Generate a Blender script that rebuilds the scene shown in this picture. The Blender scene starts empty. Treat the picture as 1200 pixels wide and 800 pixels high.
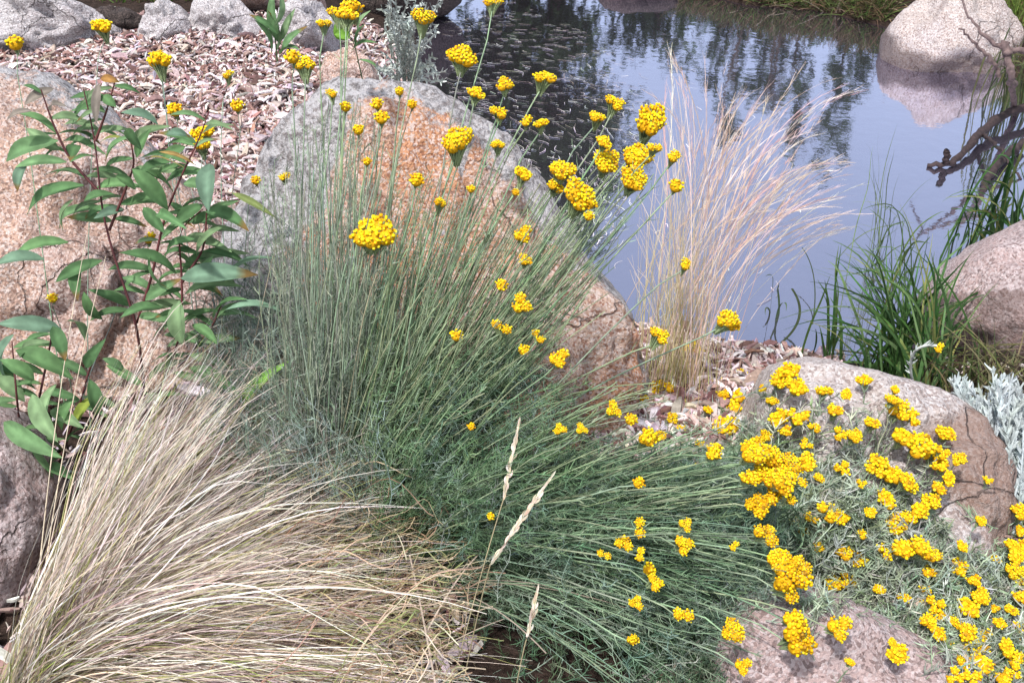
import bpy, bmesh, math, random
import numpy as np
from mathutils import Vector, Matrix, noise
random.seed(7); rng = np.random.default_rng(7)
R = math.radians
S = bpy.context.scene
COL = S.collection

# ------------------------------------------------------------------ camera, sky, sun, exposure
CAMZ, PITCH, F = 1.6, R(32), 1230.0
cam = bpy.data.cameras.new('camera'); camo = bpy.data.objects.new('camera', cam); COL.objects.link(camo)
camo.location = (0, 0, CAMZ); camo.rotation_euler = (R(90) - PITCH, 0, 0)
cam.sensor_width = 36; cam.lens = 36 * F / 1200; cam.clip_end = 500; cam.clip_start = 0.02
S.camera = camo
SUN_EL, SUN_AZ = R(62), R(-150)          # azimuth clockwise from +Y (view direction)
w = bpy.data.worlds.new('World'); S.world = w; w.use_nodes = True
nt = w.node_tree; bg = nt.nodes['Background']
sk = nt.nodes.new('ShaderNodeTexSky'); sk.sky_type = 'NISHITA'; sk.sun_disc = False
sk.sun_elevation = SUN_EL; sk.sun_rotation = SUN_AZ; sk.dust_density = 2.5; sk.air_density = 1.0
hs = nt.nodes.new('ShaderNodeHueSaturation'); hs.inputs['Saturation'].default_value = .62; hs.inputs['Value'].default_value = 1.2
nt.links.new(sk.outputs[0], hs.inputs['Color']); nt.links.new(hs.outputs[0], bg.inputs[0]); bg.inputs[1].default_value = 0.15
sl = bpy.data.lights.new('sun', 'SUN'); sl.energy = 3.3; sl.angle = R(2.5); sl.color = (1.0, 0.97, 0.94)
so = bpy.data.objects.new('sun', sl); COL.objects.link(so)
sd = Vector((math.sin(SUN_AZ) * math.cos(SUN_EL), math.cos(SUN_AZ) * math.cos(SUN_EL), math.sin(SUN_EL)))
so.rotation_euler = sd.to_track_quat('Z', 'Y').to_euler()
S.view_settings.view_transform = 'Standard'; S.view_settings.look = 'None'
S.view_settings.exposure = 0.52; S.view_settings.gamma = 1
S.cycles.max_bounces = 6; S.cycles.transparent_max_bounces = 6

# ------------------------------------------------------------------ pixel helpers
FW = np.array([0, math.cos(PITCH), -math.sin(PITCH)]); UP = np.array([0, math.sin(PITCH), math.cos(PITCH)]); RT = np.array([1., 0, 0])
CAM = np.array([0, 0, CAMZ])
def ray(px, py):
    px = np.asarray(px, float); py = np.asarray(py, float)
    return RT * ((px - 600) / F)[..., None] + UP * ((400 - py) / F)[..., None] + FW
def PZ(px, py, z):
    d = ray(px, py); t = (np.asarray(z, float) - CAMZ) / d[..., 2]; return CAM + d * t[..., None]
def PY(px, py, y):
    d = ray(px, py); t = np.asarray(y, float) / d[..., 1]; return CAM + d * t[..., None]
WZ = -0.30
POND_PX = [(478, 40), (500, 110), (560, 190), (640, 262), (700, 335), (750, 392), (830, 402), (900, 408), (960, 424), (1040, 436),
           (1100, 425), (1150, 392), (1215, 350), (1290, 270), (1290, 150), (1195, 92), (1120, 62), (1035, 30), (960, 14), (880, 6), (820, -8), (780, -12), (700, -30), (505, -36), (440, -10)]
POND = np.array([PZ(a, b, WZ)[:2] for a, b in POND_PX])
def pond_sd(p):                                  # + outside, - inside
    p = np.asarray(p, float); x = p[..., 0]; y = p[..., 1]
    dmin = np.full(x.shape, 1e9); inside = np.zeros(x.shape, bool)
    n = len(POND)
    for i in range(n):
        a = POND[i]; b = POND[(i + 1) % n]; ab = b - a
        t = np.clip(((x - a[0]) * ab[0] + (y - a[1]) * ab[1]) / (ab @ ab), 0, 1)
        dmin = np.minimum(dmin, np.hypot(x - a[0] - t * ab[0], y - a[1] - t * ab[1]))
        c = ((a[1] > y) != (b[1] > y)) & (x < (b[0] - a[0]) * (y - a[1]) / (b[1] - a[1] + 1e-12) + a[0])
        inside ^= c
    return np.where(inside, -dmin, dmin)
def gz(x, y):
    x = np.asarray(x, float); y = np.asarray(y, float)
    d = pond_sd(np.stack([x, y], -1))
    out = np.minimum(0.0 + 0.02 * np.clip(y - 6, 0, 30), WZ + 0.015 + 0.42 * d)
    out = out - 0.02 * np.exp(-((d - .6) / .3) ** 2)
    ins = WZ + 0.015 + 0.9 * np.clip(d, -0.7, 0)
    h = np.where(d > 0, out, ins)
    return h + 0.012 * np.sin(x * 5.1 + 1) * np.cos(y * 4.3) + 0.008 * np.sin(x * 11 + y * 7) + 0.05 * np.exp(-((x + 1.6) ** 2 + (y - 5.6) ** 2) / 1.2)
def PG(px, py):                                  # ray -> ground
    d = ray(px, py); sh = d.shape[:-1]; d = d.reshape(-1, 3); d = d / d[:, 1:2]; res = np.zeros(len(d))
    ys = np.geomspace(.9, 16, 110)
    for i0 in range(0, len(d), 4000):
        q = d[i0:i0 + 4000]; P = CAM + q[:, None] * ys[None, :, None]; df = P[..., 2] - gz(P[..., 0], P[..., 1])
        k = np.clip(np.argmax(df < 0, 1), 1, None); k = np.where((df < 0).any(1), k, len(ys) - 1); r_ = np.arange(len(q)); a = df[r_, k - 1]; b = df[r_, k]
        res[i0:i0 + 4000] = ys[k - 1] + (ys[k] - ys[k - 1]) * np.clip(a / (a - b + 1e-12), 0, 1)
    return (CAM + d * res[:, None]).reshape(*sh, 3)

# ------------------------------------------------------------------ mesh collecting
class MB:
    def __init__(s): s.v = []; s.f = []; s.c = []; s.n = 0
    def add(s, v, f, c):
        v = np.asarray(v, float).reshape(-1, 3); f = np.asarray(f, int)
        c = np.broadcast_to(np.asarray(c, float), (len(v), 3)) if np.ndim(c) < 2 or len(c) != len(v) else np.asarray(c, float)
        s.v.append(v); s.c.append(c); s.f.append(f + s.n); s.n += len(v)
    def build(s, name, mat, parent=None, origin=None, smooth=True):
        V = np.concatenate(s.v); C = np.clip(np.concatenate(s.c), 0, 1)
        if origin is None: origin = (0, 0, 0)
        V = V - np.asarray(origin)
        me = bpy.data.meshes.new(name)
        loops = np.concatenate([a.ravel() for a in s.f]); cnt = np.concatenate([np.full(len(a), a.shape[1]) for a in s.f])
        me.vertices.add(len(V)); me.vertices.foreach_set('co', V.astype(np.float32).ravel())
        me.loops.add(len(loops)); me.loops.foreach_set('vertex_index', loops.astype(np.int32))
        me.polygons.add(len(cnt)); st = np.concatenate([[0], np.cumsum(cnt)[:-1]])
        me.polygons.foreach_set('loop_start', st.astype(np.int32)); me.polygons.foreach_set('loop_total', cnt.astype(np.int32))
        me.polygons.foreach_set('use_smooth', np.full(len(cnt), smooth))
        me.update(calc_edges=True)
        a = me.color_attributes.new('tint', 'FLOAT_COLOR', 'POINT')
        a.data.foreach_set('color', np.concatenate([C, np.ones((len(C), 1))], 1).astype(np.float32).ravel())
        me.materials.append(mat)
        o = bpy.data.objects.new(name, me); COL.objects.link(o)
        if parent is not None: o.parent = parent
        else: o.location = origin
        return o
def unit(a): return a / np.maximum(np.linalg.norm(a, axis=-1, keepdims=True), 1e-9)
def tang(c): return unit(np.gradient(c, axis=1))
def ribbons(mb, curves, wid, cols, side=None, twist=0.0):
    N, K, _ = curves.shape; T = tang(curves)
    if side is None: side = unit(rng.normal(size=(N, 1, 3)))
    sd_ = unit(np.cross(T, np.broadcast_to(side, T.shape)))
    wid = np.broadcast_to(wid, (N, K))[..., None] * 0.5
    V = np.stack([curves - sd_ * wid, curves + sd_ * wid], 2).reshape(-1, 3)
    b = (np.arange(N)[:, None] * K + np.arange(K - 1)[None]).ravel() * 2
    Fc = np.stack([b, b + 1, b + 3, b + 2], 1)
    cols = np.broadcast_to(cols if np.ndim(cols) == 3 else np.asarray(cols)[..., None, :], (N, K, 3))
    mb.add(V, Fc, np.repeat(cols.reshape(-1, 3), 2, 0))
def tubes(mb, curves, rad, cols, n=5):
    N, K, _ = curves.shape; T = tang(curves)
    ref = np.where(np.abs(T[..., 2:3]) > .9, np.array([1., 0, 0]), np.array([0, 0, 1.]))
    A = unit(np.cross(T, ref)); B = np.cross(T, A)
    an = np.arange(n) * 2 * math.pi / n
    rad = np.broadcast_to(rad, (N, K))[..., None, None]
    V = curves[:, :, None] + rad * (A[:, :, None] * np.cos(an)[:, None] + B[:, :, None] * np.sin(an)[:, None])
    i = np.arange(N)[:, None, None] * K * n + np.arange(K - 1)[None, :, None] * n + np.arange(n)[None, None]
    j = np.arange(N)[:, None, None] * K * n + np.arange(K - 1)[None, :, None] * n + ((np.arange(n) + 1) % n)[None, None]
    Fc = np.stack([i, j, j + n, i + n], -1).reshape(-1, 4)
    cols = np.broadcast_to(cols if np.ndim(cols) == 3 else np.asarray(cols)[..., None, :], (N, K, 3))
    mb.add(V.reshape(-1, 3), Fc, np.repeat(cols.reshape(-1, 3), n, 0))
def bez(a, b, c, K):
    t = np.linspace(0, 1, K)[None, :, None]
    return (1 - t) ** 2 * a[:, None] + 2 * t * (1 - t) * b[:, None] + t * t * c[:, None]
def wob(c, amp):                                  # smooth wobble growing along a curve
    N, K, _ = c.shape; t = np.linspace(0, 1, K)[None, :, None]
    ph = rng.uniform(0, 6.28, (N, 1, 3)); fr = rng.uniform(4, 10, (N, 1, 3))
    return c + amp * t * np.sin(t * fr + ph)
def jcol(base, N, dv=.25, dh=.06):
    b = np.asarray(base, float)
    return np.clip(b * rng.uniform(1 - dv, 1 + dv, (N, 1)) * (1 + rng.normal(0, dh, (N, 3))), 0, 1)
def pick(cols, N, wts=None, **k):
    cols = np.asarray(cols, float); i = rng.choice(len(cols), N, p=wts); return jcol(cols[i], N, **k)
def inpoly(poly, n):
    poly = np.array(poly, float); lo = poly.min(0); hi = poly.max(0); out = []
    while len(out) < n:
        p = rng.uniform(lo, hi, (n * 3, 2)); ins = np.zeros(len(p), bool)
        for i in range(len(poly)):
            a = poly[i]; b = poly[(i + 1) % len(poly)]
            ins ^= ((a[1] > p[:, 1]) != (b[1] > p[:, 1])) & (p[:, 0] < (b[0] - a[0]) * (p[:, 1] - a[1]) / (b[1] - a[1] + 1e-9) + a[0])
        out += list(p[ins])
    return np.array(out[:n])
def needles(mb, curves, per, ln, wd, cols, t0=.15, t1=1., out=.75, K=3, droop=0.0):
    """narrow leaves all along each curve, pointing outwards and forwards"""
    N, Kc, _ = curves.shape; T = tang(curves)
    t = rng.uniform(t0, t1, (N, per)) * (Kc - 1); i = np.minimum(t.astype(int), Kc - 2); f = (t - i)[..., None]
    n_ = np.arange(N)[:, None]
    p = (curves[n_, i] * (1 - f) + curves[n_, i + 1] * f).reshape(-1, 3); tt = T[n_, i].reshape(-1, 3)
    r = rng.normal(size=p.shape); r = unit(r - (r * tt).sum(-1, keepdims=True) * tt)
    d = unit(tt * (1 - out) + r * out); L = ln * rng.uniform(.5, 1.2, (len(p), 1))
    m = p + d * L * .5; e = p + unit(d + tt * .35 + np.array([0, 0, -droop])) * L
    c = bez(p, m, e, K); wl = wd * rng.uniform(.7, 1.3, (len(p), 1)) * np.linspace(1, .35, K)[None]
    cc = np.repeat(cols, per, 0) * rng.uniform(.8, 1.25, (len(p), 1))
    ribbons(mb, c, wl, cc)
def leaf(mb, a, b, wd, col, nrm=None, curl=.12, K=9, fold=.22):
    """lance-shaped leaf with a folded midrib, from a to b"""
    a = np.array(a); b = np.array(b); L = np.linalg.norm(b - a); d = (b - a) / L
    if nrm is None: nrm = np.array([rng.normal(0, .35), -.45 + rng.normal(0, .3), 1])
    s = unit(np.cross(d, nrm)); n = np.cross(s, d)
    t = np.linspace(0, 1, K); prof = t ** .75 * (1 - t) ** .95; prof = prof / prof.max(); prof[0] = .06; prof[-1] = .01
    ctr = a + d * (t * L)[:, None] + n * (curl * L * (np.sin(t * np.pi) - .6 * t * t))[:, None]
    rows = []
    cols = []
    for k, x in enumerate((-1, -.55, 0, .55, 1)):
        und = .03 * L * np.sin(t * 9 + x * 2) * abs(x)
        rows.append(ctr + s * (x * wd / 2 * prof)[:, None] + n * (abs(x) * fold * wd * prof + und * .3)[:, None])
        cols.append(np.broadcast_to(np.asarray(col) * (1.35 if x == 0 else 1), (K, 3)))
    V = np.stack(rows, 1).reshape(-1, 3); C = np.stack(cols, 1).reshape(-1, 3)
    if rng.random() < .2: C = C.copy(); C[-10:] = np.array([.26, .17, .06]) * rng.uniform(.6, 1.1)
    C = C * rng.uniform(.85, 1.15, (len(C), 1))
    f = [[k * 5 + j, k * 5 + j + 1, k * 5 + j + 6, k * 5 + j + 5] for k in range(K - 1) for j in range(4)]
    mb.add(V, f, C)

# ------------------------------------------------------------------ tagging
def tag(o, label=None, cat=None, group=None, kind=None):
    if label: o['label'] = label
    if cat: o['category'] = cat
    if group: o['group'] = group
    if kind: o['kind'] = kind
    return o
def empty(name, loc, label, cat, group=None):
    o = bpy.data.objects.new(name, None); COL.objects.link(o); o.location = [float(c) for c in loc]
    o.empty_display_size = .1
    return tag(o, label, cat, group)

# ------------------------------------------------------------------ materials
def newmat(name):
    m = bpy.data.materials.new(name); m.use_nodes = True; return m, m.node_tree, m.node_tree.nodes, m.node_tree.links
def plant_mat(name, rough=.55, transl=.3, nscale=40, namt=.3, spec=.4):
    m, t, N, L = newmat(name); b = N['Principled BSDF']; out = N['Material Output']
    a = N.new('ShaderNodeAttribute'); a.attribute_name = 'tint'
    tc = N.new('ShaderNodeTexCoord'); no = N.new('ShaderNodeTexNoise'); no.inputs['Scale'].default_value = nscale; no.inputs['Detail'].default_value = 4
    L.new(tc.outputs['Object'], no.inputs['Vector'])
    mr = N.new('ShaderNodeMapRange'); mr.inputs[1].default_value = .3; mr.inputs[2].default_value = .7; mr.inputs[3].default_value = 1 - namt; mr.inputs[4].default_value = 1 + namt
    L.new(no.outputs[0], mr.inputs[0])
    mx = N.new('ShaderNodeVectorMath'); mx.operation = 'SCALE'; L.new(a.outputs['Color'], mx.inputs[0]); L.new(mr.outputs[0], mx.inputs['Scale'])
    L.new(mx.outputs[0], b.inputs['Base Color']); b.inputs['Roughness'].default_value = rough; b.inputs['Specular IOR Level'].default_value = spec
    if transl:
        tr = N.new('ShaderNodeBsdfTranslucent'); L.new(mx.outputs[0], tr.inputs['Color'])
        ms = N.new('ShaderNodeMixShader'); ms.inputs[0].default_value = transl
        L.new(b.outputs[0], ms.inputs[1]); L.new(tr.outputs[0], ms.inputs[2]); L.new(ms.outputs[0], out.inputs[0])
    return m
M_FOL = plant_mat('blue_green_foliage', .6, .3)
M_STEM = plant_mat('green_stem', .6, .1)
M_DRY = plant_mat('dry_grass_blade', .5, .3, 25, .2)
M_LEAF = plant_mat('broad_leaf', .75, .35, 30, .28, .18)
M_SILV = plant_mat('silver_foliage', .8, .2)
M_FLOW = plant_mat('yellow_florets', .75, .12, 700, .22, .2)
M_WOOD = plant_mat('weathered_wood', .8, 0, 60, .45)
M_CHIP = plant_mat('bark_chip', .85, 0, 90, .3, .2)

def rock_mat(name, A, B, pale, dark, lich=(.50, .50, .52), wet=None, grain=170, stain_shade=None):  # last colour serves real stains and painted underside shade
    m, t, N, L = newmat(name); b = N['Principled BSDF']; tc = N.new('ShaderNodeTexCoord')
    def noi(sc, det=6, rough=.6):
        n = N.new('ShaderNodeTexNoise'); n.inputs['Scale'].default_value = sc; n.inputs['Detail'].default_value = det; n.inputs['Roughness'].default_value = rough
        L.new(tc.outputs['Object'], n.inputs['Vector']); return n.outputs[0]
    def rng_(x, a, b_, c=0, d=1):
        r = N.new('ShaderNodeMapRange'); r.inputs[1].default_value = a; r.inputs[2].default_value = b_; r.inputs[3].default_value = c; r.inputs[4].default_value = d; r.interpolation_type = 'SMOOTHSTEP'
        L.new(x, r.inputs[0]); return r.outputs[0]
    def mix(f, c1, c2):
        x = N.new('ShaderNodeMix'); x.data_type = 'RGBA'
        if isinstance(f, float): x.inputs[0].default_value = f
        else: L.new(f, x.inputs[0])
        for s_, c_ in ((6, c1), (7, c2)):
            if isinstance(c_, tuple): x.inputs[s_].default_value = (*c_, 1)
            else: L.new(c_, x.inputs[s_])
        return x.outputs[2]
    def math_(op, a, b_):
        x = N.new('ShaderNodeMath'); x.operation = op
        for i, q in enumerate((a, b_)):
            if isinstance(q, (int, float)): x.inputs[i].default_value = q
            else: L.new(q, x.inputs[i])
        return x.outputs[0]
    v = N.new('ShaderNodeTexVoronoi'); v.inputs['Scale'].default_value = grain; L.new(tc.outputs['Object'], v.inputs['Vector'])
    sp = N.new('ShaderNodeSeparateColor'); L.new(v.outputs['Color'], sp.inputs[0])
    c = mix(rng_(noi(3.5), .40, .62), A, B)
    c = mix(math_('MULTIPLY', rng_(noi(6, 8, .75), .52, .68), .55), c, pale); c = mix(math_('MULTIPLY', rng_(sp.outputs[0], .45, .75), .7), c, pale)
    c = mix(math_('MULTIPLY', rng_(sp.outputs[1], .66, .82), .7), c, dark)
    c = mix(math_('MULTIPLY', rng_(noi(26, 9, .8), .52, .66), .42), c, dark)
    at = N.new('ShaderNodeAttribute'); at.attribute_name = 'tint'; sx = N.new('ShaderNodeSeparateColor'); L.new(at.outputs['Color'], sx.inputs[0])
    lm = rng_(math_('ADD', sx.outputs[0], math_('SUBTRACT', math_('MULTIPLY', noi(14, 8, .75), .9), .45)), .46, .56)
    lc = mix(rng_(noi(45, 5, .8), .44, .6), lich, tuple(q * .33 for q in lich))
    c = mix(math_('MULTIPLY', lm, .9), c, lc)
    if stain_shade:
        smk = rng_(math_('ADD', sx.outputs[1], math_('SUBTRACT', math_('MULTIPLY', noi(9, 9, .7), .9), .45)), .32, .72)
        c = mix(math_('MULTIPLY', smk, .72), c, stain_shade)
    dn = N.new('ShaderNodeTexNoise'); dn.inputs['Scale'].default_value = 4; dn.inputs['Detail'].default_value = 6; L.new(tc.outputs['Object'], dn.inputs['Vector'])
    vm = N.new('ShaderNodeVectorMath'); vm.operation = 'MULTIPLY_ADD'; vm.inputs[1].default_value = (.35, .35, .35); L.new(dn.outputs['Color'], vm.inputs[0]); L.new(tc.outputs['Object'], vm.inputs[2])
    ve = N.new('ShaderNodeTexVoronoi'); ve.feature = 'DISTANCE_TO_EDGE'; ve.inputs['Scale'].default_value = 3.2; L.new(vm.outputs[0], ve.inputs['Vector'])
    crk = math_('MULTIPLY', rng_(ve.outputs[0], .0, .016, 1, 0), rng_(noi(2.3, 2), .5, .6)); c = mix(math_('MULTIPLY', crk, .65), c, tuple(q * .5 for q in dark))
    L.new(c, b.inputs['Base Color']); b.inputs['Roughness'].default_value = .8; b.inputs['Specular IOR Level'].default_value = .3
    h = math_('ADD', math_('MULTIPLY', noi(18, 10, .7), 1.0), math_('MULTIPLY', sp.outputs[2], .12))
    h = math_('ADD', h, math_('MULTIPLY', noi(90, 4, .6), .45)); h = math_('SUBTRACT', h, math_('MULTIPLY', crk, .5))
    bp = N.new('ShaderNodeBump'); bp.inputs['Strength'].default_value = 1.; bp.inputs['Distance'].default_value = .03
    L.new(h, bp.inputs['Height']); L.new(bp.outputs[0], b.inputs['Normal'])
    return m
PINK = rock_mat('pink_granite', (.60, .40, .31), (.52, .37, .33), (.74, .64, .60), (.22, .12, .09), stain_shade=(.13, .09, .085))
ORANGE = rock_mat('orange_granite', (.60, .30, .165), (.54, .38, .30), (.70, .60, .56), (.26, .10, .055))
GREY = rock_mat('grey_granite', (.55, .51, .51), (.46, .41, .42), (.72, .70, .72), (.22, .19, .19), stain_shade=(.16, .085, .05))
MAUVE = rock_mat('mauve_granite', (.52, .38, .36), (.46, .37, .37), (.66, .57, .57), (.18, .12, .11), stain_shade=(.13, .075, .06))
WET_SHADE = rock_mat('wet_shaded_base_granite', (.56, .47, .43), (.46, .38, .36), (.70, .65, .64), (.22, .15, .13), stain_shade=(.055, .03, .028))  # dark tone for the wet base and its painted underside shade
DARKR = rock_mat('dark_wet_rock', (.07, .05, .045), (.05, .04, .035), (.12, .09, .08), (.02, .015, .015), lich=(.1, .08, .08))  # one dark tone: low dark rock, shadow stand-in, hollow stand-in
PALE = rock_mat('pale_granite', (.60, .53, .50), (.52, .44, .42), (.74, .70, .70), (.26, .19, .17), stain_shade=(.24, .14, .10))

# ------------------------------------------------------------------ ground, water
def ground_material():
    m, t, N, L = newmat('mulched_soil'); b = N['Principled BSDF']; tc = N.new('ShaderNodeTexCoord')
    def noi(sc, det=6):
        n = N.new('ShaderNodeTexNoise'); n.inputs['Scale'].default_value = sc; n.inputs['Detail'].default_value = det; n.inputs['Roughness'].default_value = .65
        L.new(tc.outputs['Object'], n.inputs['Vector']); return n.outputs[0]
    r = N.new('ShaderNodeValToRGB'); e = r.color_ramp.elements; e[0].position = .35; e[0].color = (.02, .014, .011, 1); e[1].position = .62; e[1].color = (.06, .04, .032, 1)
    L.new(noi(35), r.inputs[0]); L.new(r.outputs[0], b.inputs['Base Color']); b.inputs['Roughness'].default_value = .95; b.inputs['Specular IOR Level'].default_value = .1
    bp = N.new('ShaderNodeBump'); bp.inputs['Distance'].default_value = .03; L.new(noi(50), bp.inputs['Height']); L.new(bp.outputs[0], b.inputs['Normal'])
    return m
gs = np.concatenate([-np.geomspace(120, 5.2, 22), np.linspace(-5, 5, 180), np.geomspace(5.2, 120, 22)])
gy = np.concatenate([-np.geomspace(60, .3, 14), np.linspace(-.1, 9, 170), np.geomspace(9.3, 150, 24)])
GX, GY = np.meshgrid(gs, gy); GZ = gz(GX, GY)
mb = MB(); nx, ny = len(gs), len(gy)
i = (np.arange(ny - 1)[:, None] * nx + np.arange(nx - 1)[None]).ravel()
mb.add(np.stack([GX, GY, GZ], -1).reshape(-1, 3), np.stack([i, i + 1, i + nx + 1, i + nx], 1), (.1, .07, .05))
tag(mb.build('ground', ground_material()), kind='structure')

def water_material():
    m, t, N, L = newmat('pond_water'); b = N['Principled BSDF']; out = N['Material Output']; tc = N.new('ShaderNodeTexCoord')
    b.inputs['Base Color'].default_value = (.05, .045, .055, 1); b.inputs['Roughness'].default_value = .25
    gl = N.new('ShaderNodeBsdfGlossy'); gl.inputs['Roughness'].default_value = .035; gl.inputs['Color'].default_value = (.84, .83, 1, 1)
    fr = N.new('ShaderNodeFresnel'); fr.inputs[0].default_value = 1.33
    ma = N.new('ShaderNodeMath'); ma.operation = 'MULTIPLY_ADD'; ma.inputs[1].default_value = 1.2; ma.inputs[2].default_value = .54; ma.use_clamp = True
    L.new(fr.outputs[0], ma.inputs[0])
    n = N.new('ShaderNodeTexNoise'); n.inputs['Scale'].default_value = 8; n.inputs['Detail'].default_value = 4; n.inputs['Roughness'].default_value = .5; L.new(tc.outputs['Object'], n.inputs['Vector'])
    bp = N.new('ShaderNodeBump'); bp.inputs['Distance'].default_value = .0026; bp.inputs['Strength'].default_value = .4
    L.new(n.outputs[0], bp.inputs['Height'])
    L.new(bp.outputs[0], gl.inputs['Normal']); L.new(bp.outputs[0], fr.inputs['Normal'])
    ms = N.new('ShaderNodeMixShader'); L.new(ma.outputs[0], ms.inputs[0]); L.new(b.outputs[0], ms.inputs[1]); L.new(gl.outputs[0], ms.inputs[2]); L.new(ms.outputs[0], out.inputs[0])
    return m
me = bpy.data.meshes.new('water')
cen = POND.mean(0); wp = [tuple(p + unit(p - cen) * .35) + (WZ,) for p in POND]
me.from_pydata(wp, [], [tuple(range(len(wp)))]); me.materials.append(water_material())
wo = bpy.data.objects.new('water', me); COL.objects.link(wo); tag(wo, kind='structure')

# ------------------------------------------------------------------ boulders
def rock(outline, cz, thick, mat, label, cat='boulder', name='boulder', sub=6, amp=.05, power=.85, cpx=None, lich=0.0, rim=0.0, stain_shade_f=None, seed=0, facet=.5, group='granite boulders round the pond', yy=None):
    ol = np.array(outline, float); c0 = ol.mean(0) if cpx is None else np.array(cpx, float)
    C0 = PZ(c0[0], c0[1], cz) if yy is None else PY(c0[0], c0[1], yy)
    D = (C0 - CAM) @ FW                           # depth along the view axis
    rel = (ol - c0) * [1, -1] * D / F
    th = np.arange(720) * 2 * math.pi / 720; Rr = np.zeros(720)
    for k in range(len(rel)):
        a = rel[k]; b = rel[(k + 1) % len(rel)]; e = b - a
        dx, dy = np.cos(th), np.sin(th); den = dx * e[1] - dy * e[0]
        with np.errstate(all='ignore'):
            tt = (a[0] * e[1] - a[1] * e[0]) / den; ss = (a[0] * dy - a[1] * dx) / den
        ok = (tt > 0) & (ss >= -1e-6) & (ss <= 1 + 1e-6); Rr = np.where(ok, np.maximum(Rr, tt), Rr)
    ker = np.hanning(31); ker /= ker.sum(); Rr = np.convolve(np.concatenate([Rr[-40:], Rr, Rr[:40]]), ker, 'same')[40:-40]
    bm = bmesh.new(); bmesh.ops.create_icosphere(bm, subdivisions=sub, radius=1)
    off = Vector((seed * 3.1, seed * 1.7, seed * .9)); tints = np.zeros((len(bm.verts), 4), np.float32); tints[:, 3] = 1
    size = float(Rr.mean())
    rot = Matrix.Rotation(seed * 1.3, 3, 'X') @ Matrix.Rotation(seed * .7, 3, 'Z')
    rr_ = random.Random(seed * 17 + 3); planes = []
    for _ in range(9):
        n_ = Vector((rr_.gauss(0, .5), rr_.gauss(.1, .5), rr_.uniform(.5, 1.))).normalized(); planes.append((n_, rr_.uniform(.80, .93)))
    for k, v in enumerate(bm.verts):
        u = v.co.copy(); rho = math.hypot(u.x, u.y); ang = math.atan2(u.y, u.x) % (2 * math.pi)
        q = ang / (2 * math.pi) * 720; i0 = int(q) % 720; rr = Rr[i0] * (1 - q % 1) + Rr[(i0 + 1) % 720] * (q % 1)
        rh = rho ** power
        n1 = noise.fractal((rot @ u) * 1.7 + off, 0.8, 2.0, 4)
        cell = noise.voronoi((rot @ u) * 1.3 + off)[0]; fac = (cell[1] - cell[0])
        dsp = 1 + (amp * n1 * 1.6 - facet * amp * max(0, .25 - fac) * 2) + amp * .5 * noise.fractal(u * 7 + off, .7, 2., 5)
        wb = .05 * noise.fractal(u * 3.1 + off, .9, 2., 4)
        for n_, dd_ in planes:
            q_ = u.dot(n_)
            if q_ > dd_ + wb: dsp *= 1 - .8 * (1 - (dd_ + wb) / q_)
        ddd = dsp if abs(u.z) > .55 else 1 + (dsp - 1) * (.35 + abs(u.z))
        wv = -u.z * (abs(u.z) ** (power - 1) if abs(u.z) > 1e-6 else 0)
        p = RT * (math.cos(ang) * rr * rh * ddd) + UP * (math.sin(ang) * rr * rh * ddd) + FW * (wv * thick * dsp)
        v.co = Vector(p)
        tints[k, 0] = (lich(u) if callable(lich) else lich) + rim * max(0, (rho - .72) / .28) * (1 if u.y > -.6 else .4)
        if stain_shade_f: tints[k, 1] = stain_shade_f(u)
    me = bpy.data.meshes.new(name); bm.to_mesh(me); bm.free()
    a = me.color_attributes.new('tint', 'FLOAT_COLOR', 'POINT'); a.data.foreach_set('color', tints.ravel())
    me.polygons.foreach_set('use_smooth', [True] * len(me.polygons)); me.materials.append(mat)
    o = bpy.data.objects.new(name, me); COL.objects.link(o); o.location = C0
    return tag(o, label, cat, group)

rock([(262, 330), (285, 250), (320, 190), (350, 140), (385, 102), (440, 92), (500, 102), (555, 140), (620, 195), (660, 250), (705, 320), (742, 375), (757, 420), (748, 480), (715, 540), (640, 610), (500, 650), (360, 600), (285, 480)],
     .17, .34, ORANGE, 'large orange and grey lichened boulder behind the tall yellow flowered plant', rim=.45, lich=lambda u: .14 + .55 * max(0, min(1, (-u.x - .25) * 2.2)) + .12 * max(0, u.y) + .35 * max(0, 1 - abs(u.x - .08 - .25 * (u.y - .6)) / .04) * (u.y > .35), seed=1, amp=.085,
     stain_shade_f=None, cpx=(520, 360))
rock([(-120, 120), (-60, 88), (20, 84), (70, 92), (110, 118), (170, 165), (205, 210), (245, 250), (285, 320), (290, 440), (250, 540), (120, 560), (-60, 540), (-150, 340)],
     .17, .38, PINK, 'broad pink speckled boulder behind the red stemmed leafy shrub', lich=lambda u: .14 + .34 * max(0, u.y - .3) , rim=.2, seed=2, amp=.10, cpx=(90, 320), stain_shade_f=lambda u: .8 * max(0, 1 - ((u.x + .42) / .3) ** 2 - ((u.y + .12) / .28) ** 2) + .05)  # crevice darkness and darker grain painted as one oval patch
rock([(-80, 520), (-30, 470), (10, 478), (45, 520), (62, 570), (60, 640), (35, 705), (0, 760), (-70, 790), (-120, 640)],
     .10, .17, MAUVE, 'grey mauve boulder in the lower left corner beside the dry tussock', seed=3, lich=.12, stain_shade_f=lambda u: .5 if u.y < -.35 else 0., sub=5)  # shade on the lower part painted as a darker tone
rock([(880, 470), (905, 425), (955, 418), (1010, 430), (1075, 448), (1130, 478), (1165, 525), (1188, 590), (1185, 650), (1150, 700), (1060, 730), (960, 720), (895, 640), (872, 540)],
     -.03, .36, PALE, 'pale rounded boulder with brown stained end under the yellow ground cover', seed=4, amp=.045, lich=.12, rim=.18, cpx=(1005, 570), stain_shade_f=lambda u: max(0, min(.75, (u.x - .12) * 2.6)) * (1 if u.y < .6 else max(0, 1 - (u.y - .6) * 4)))
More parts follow.
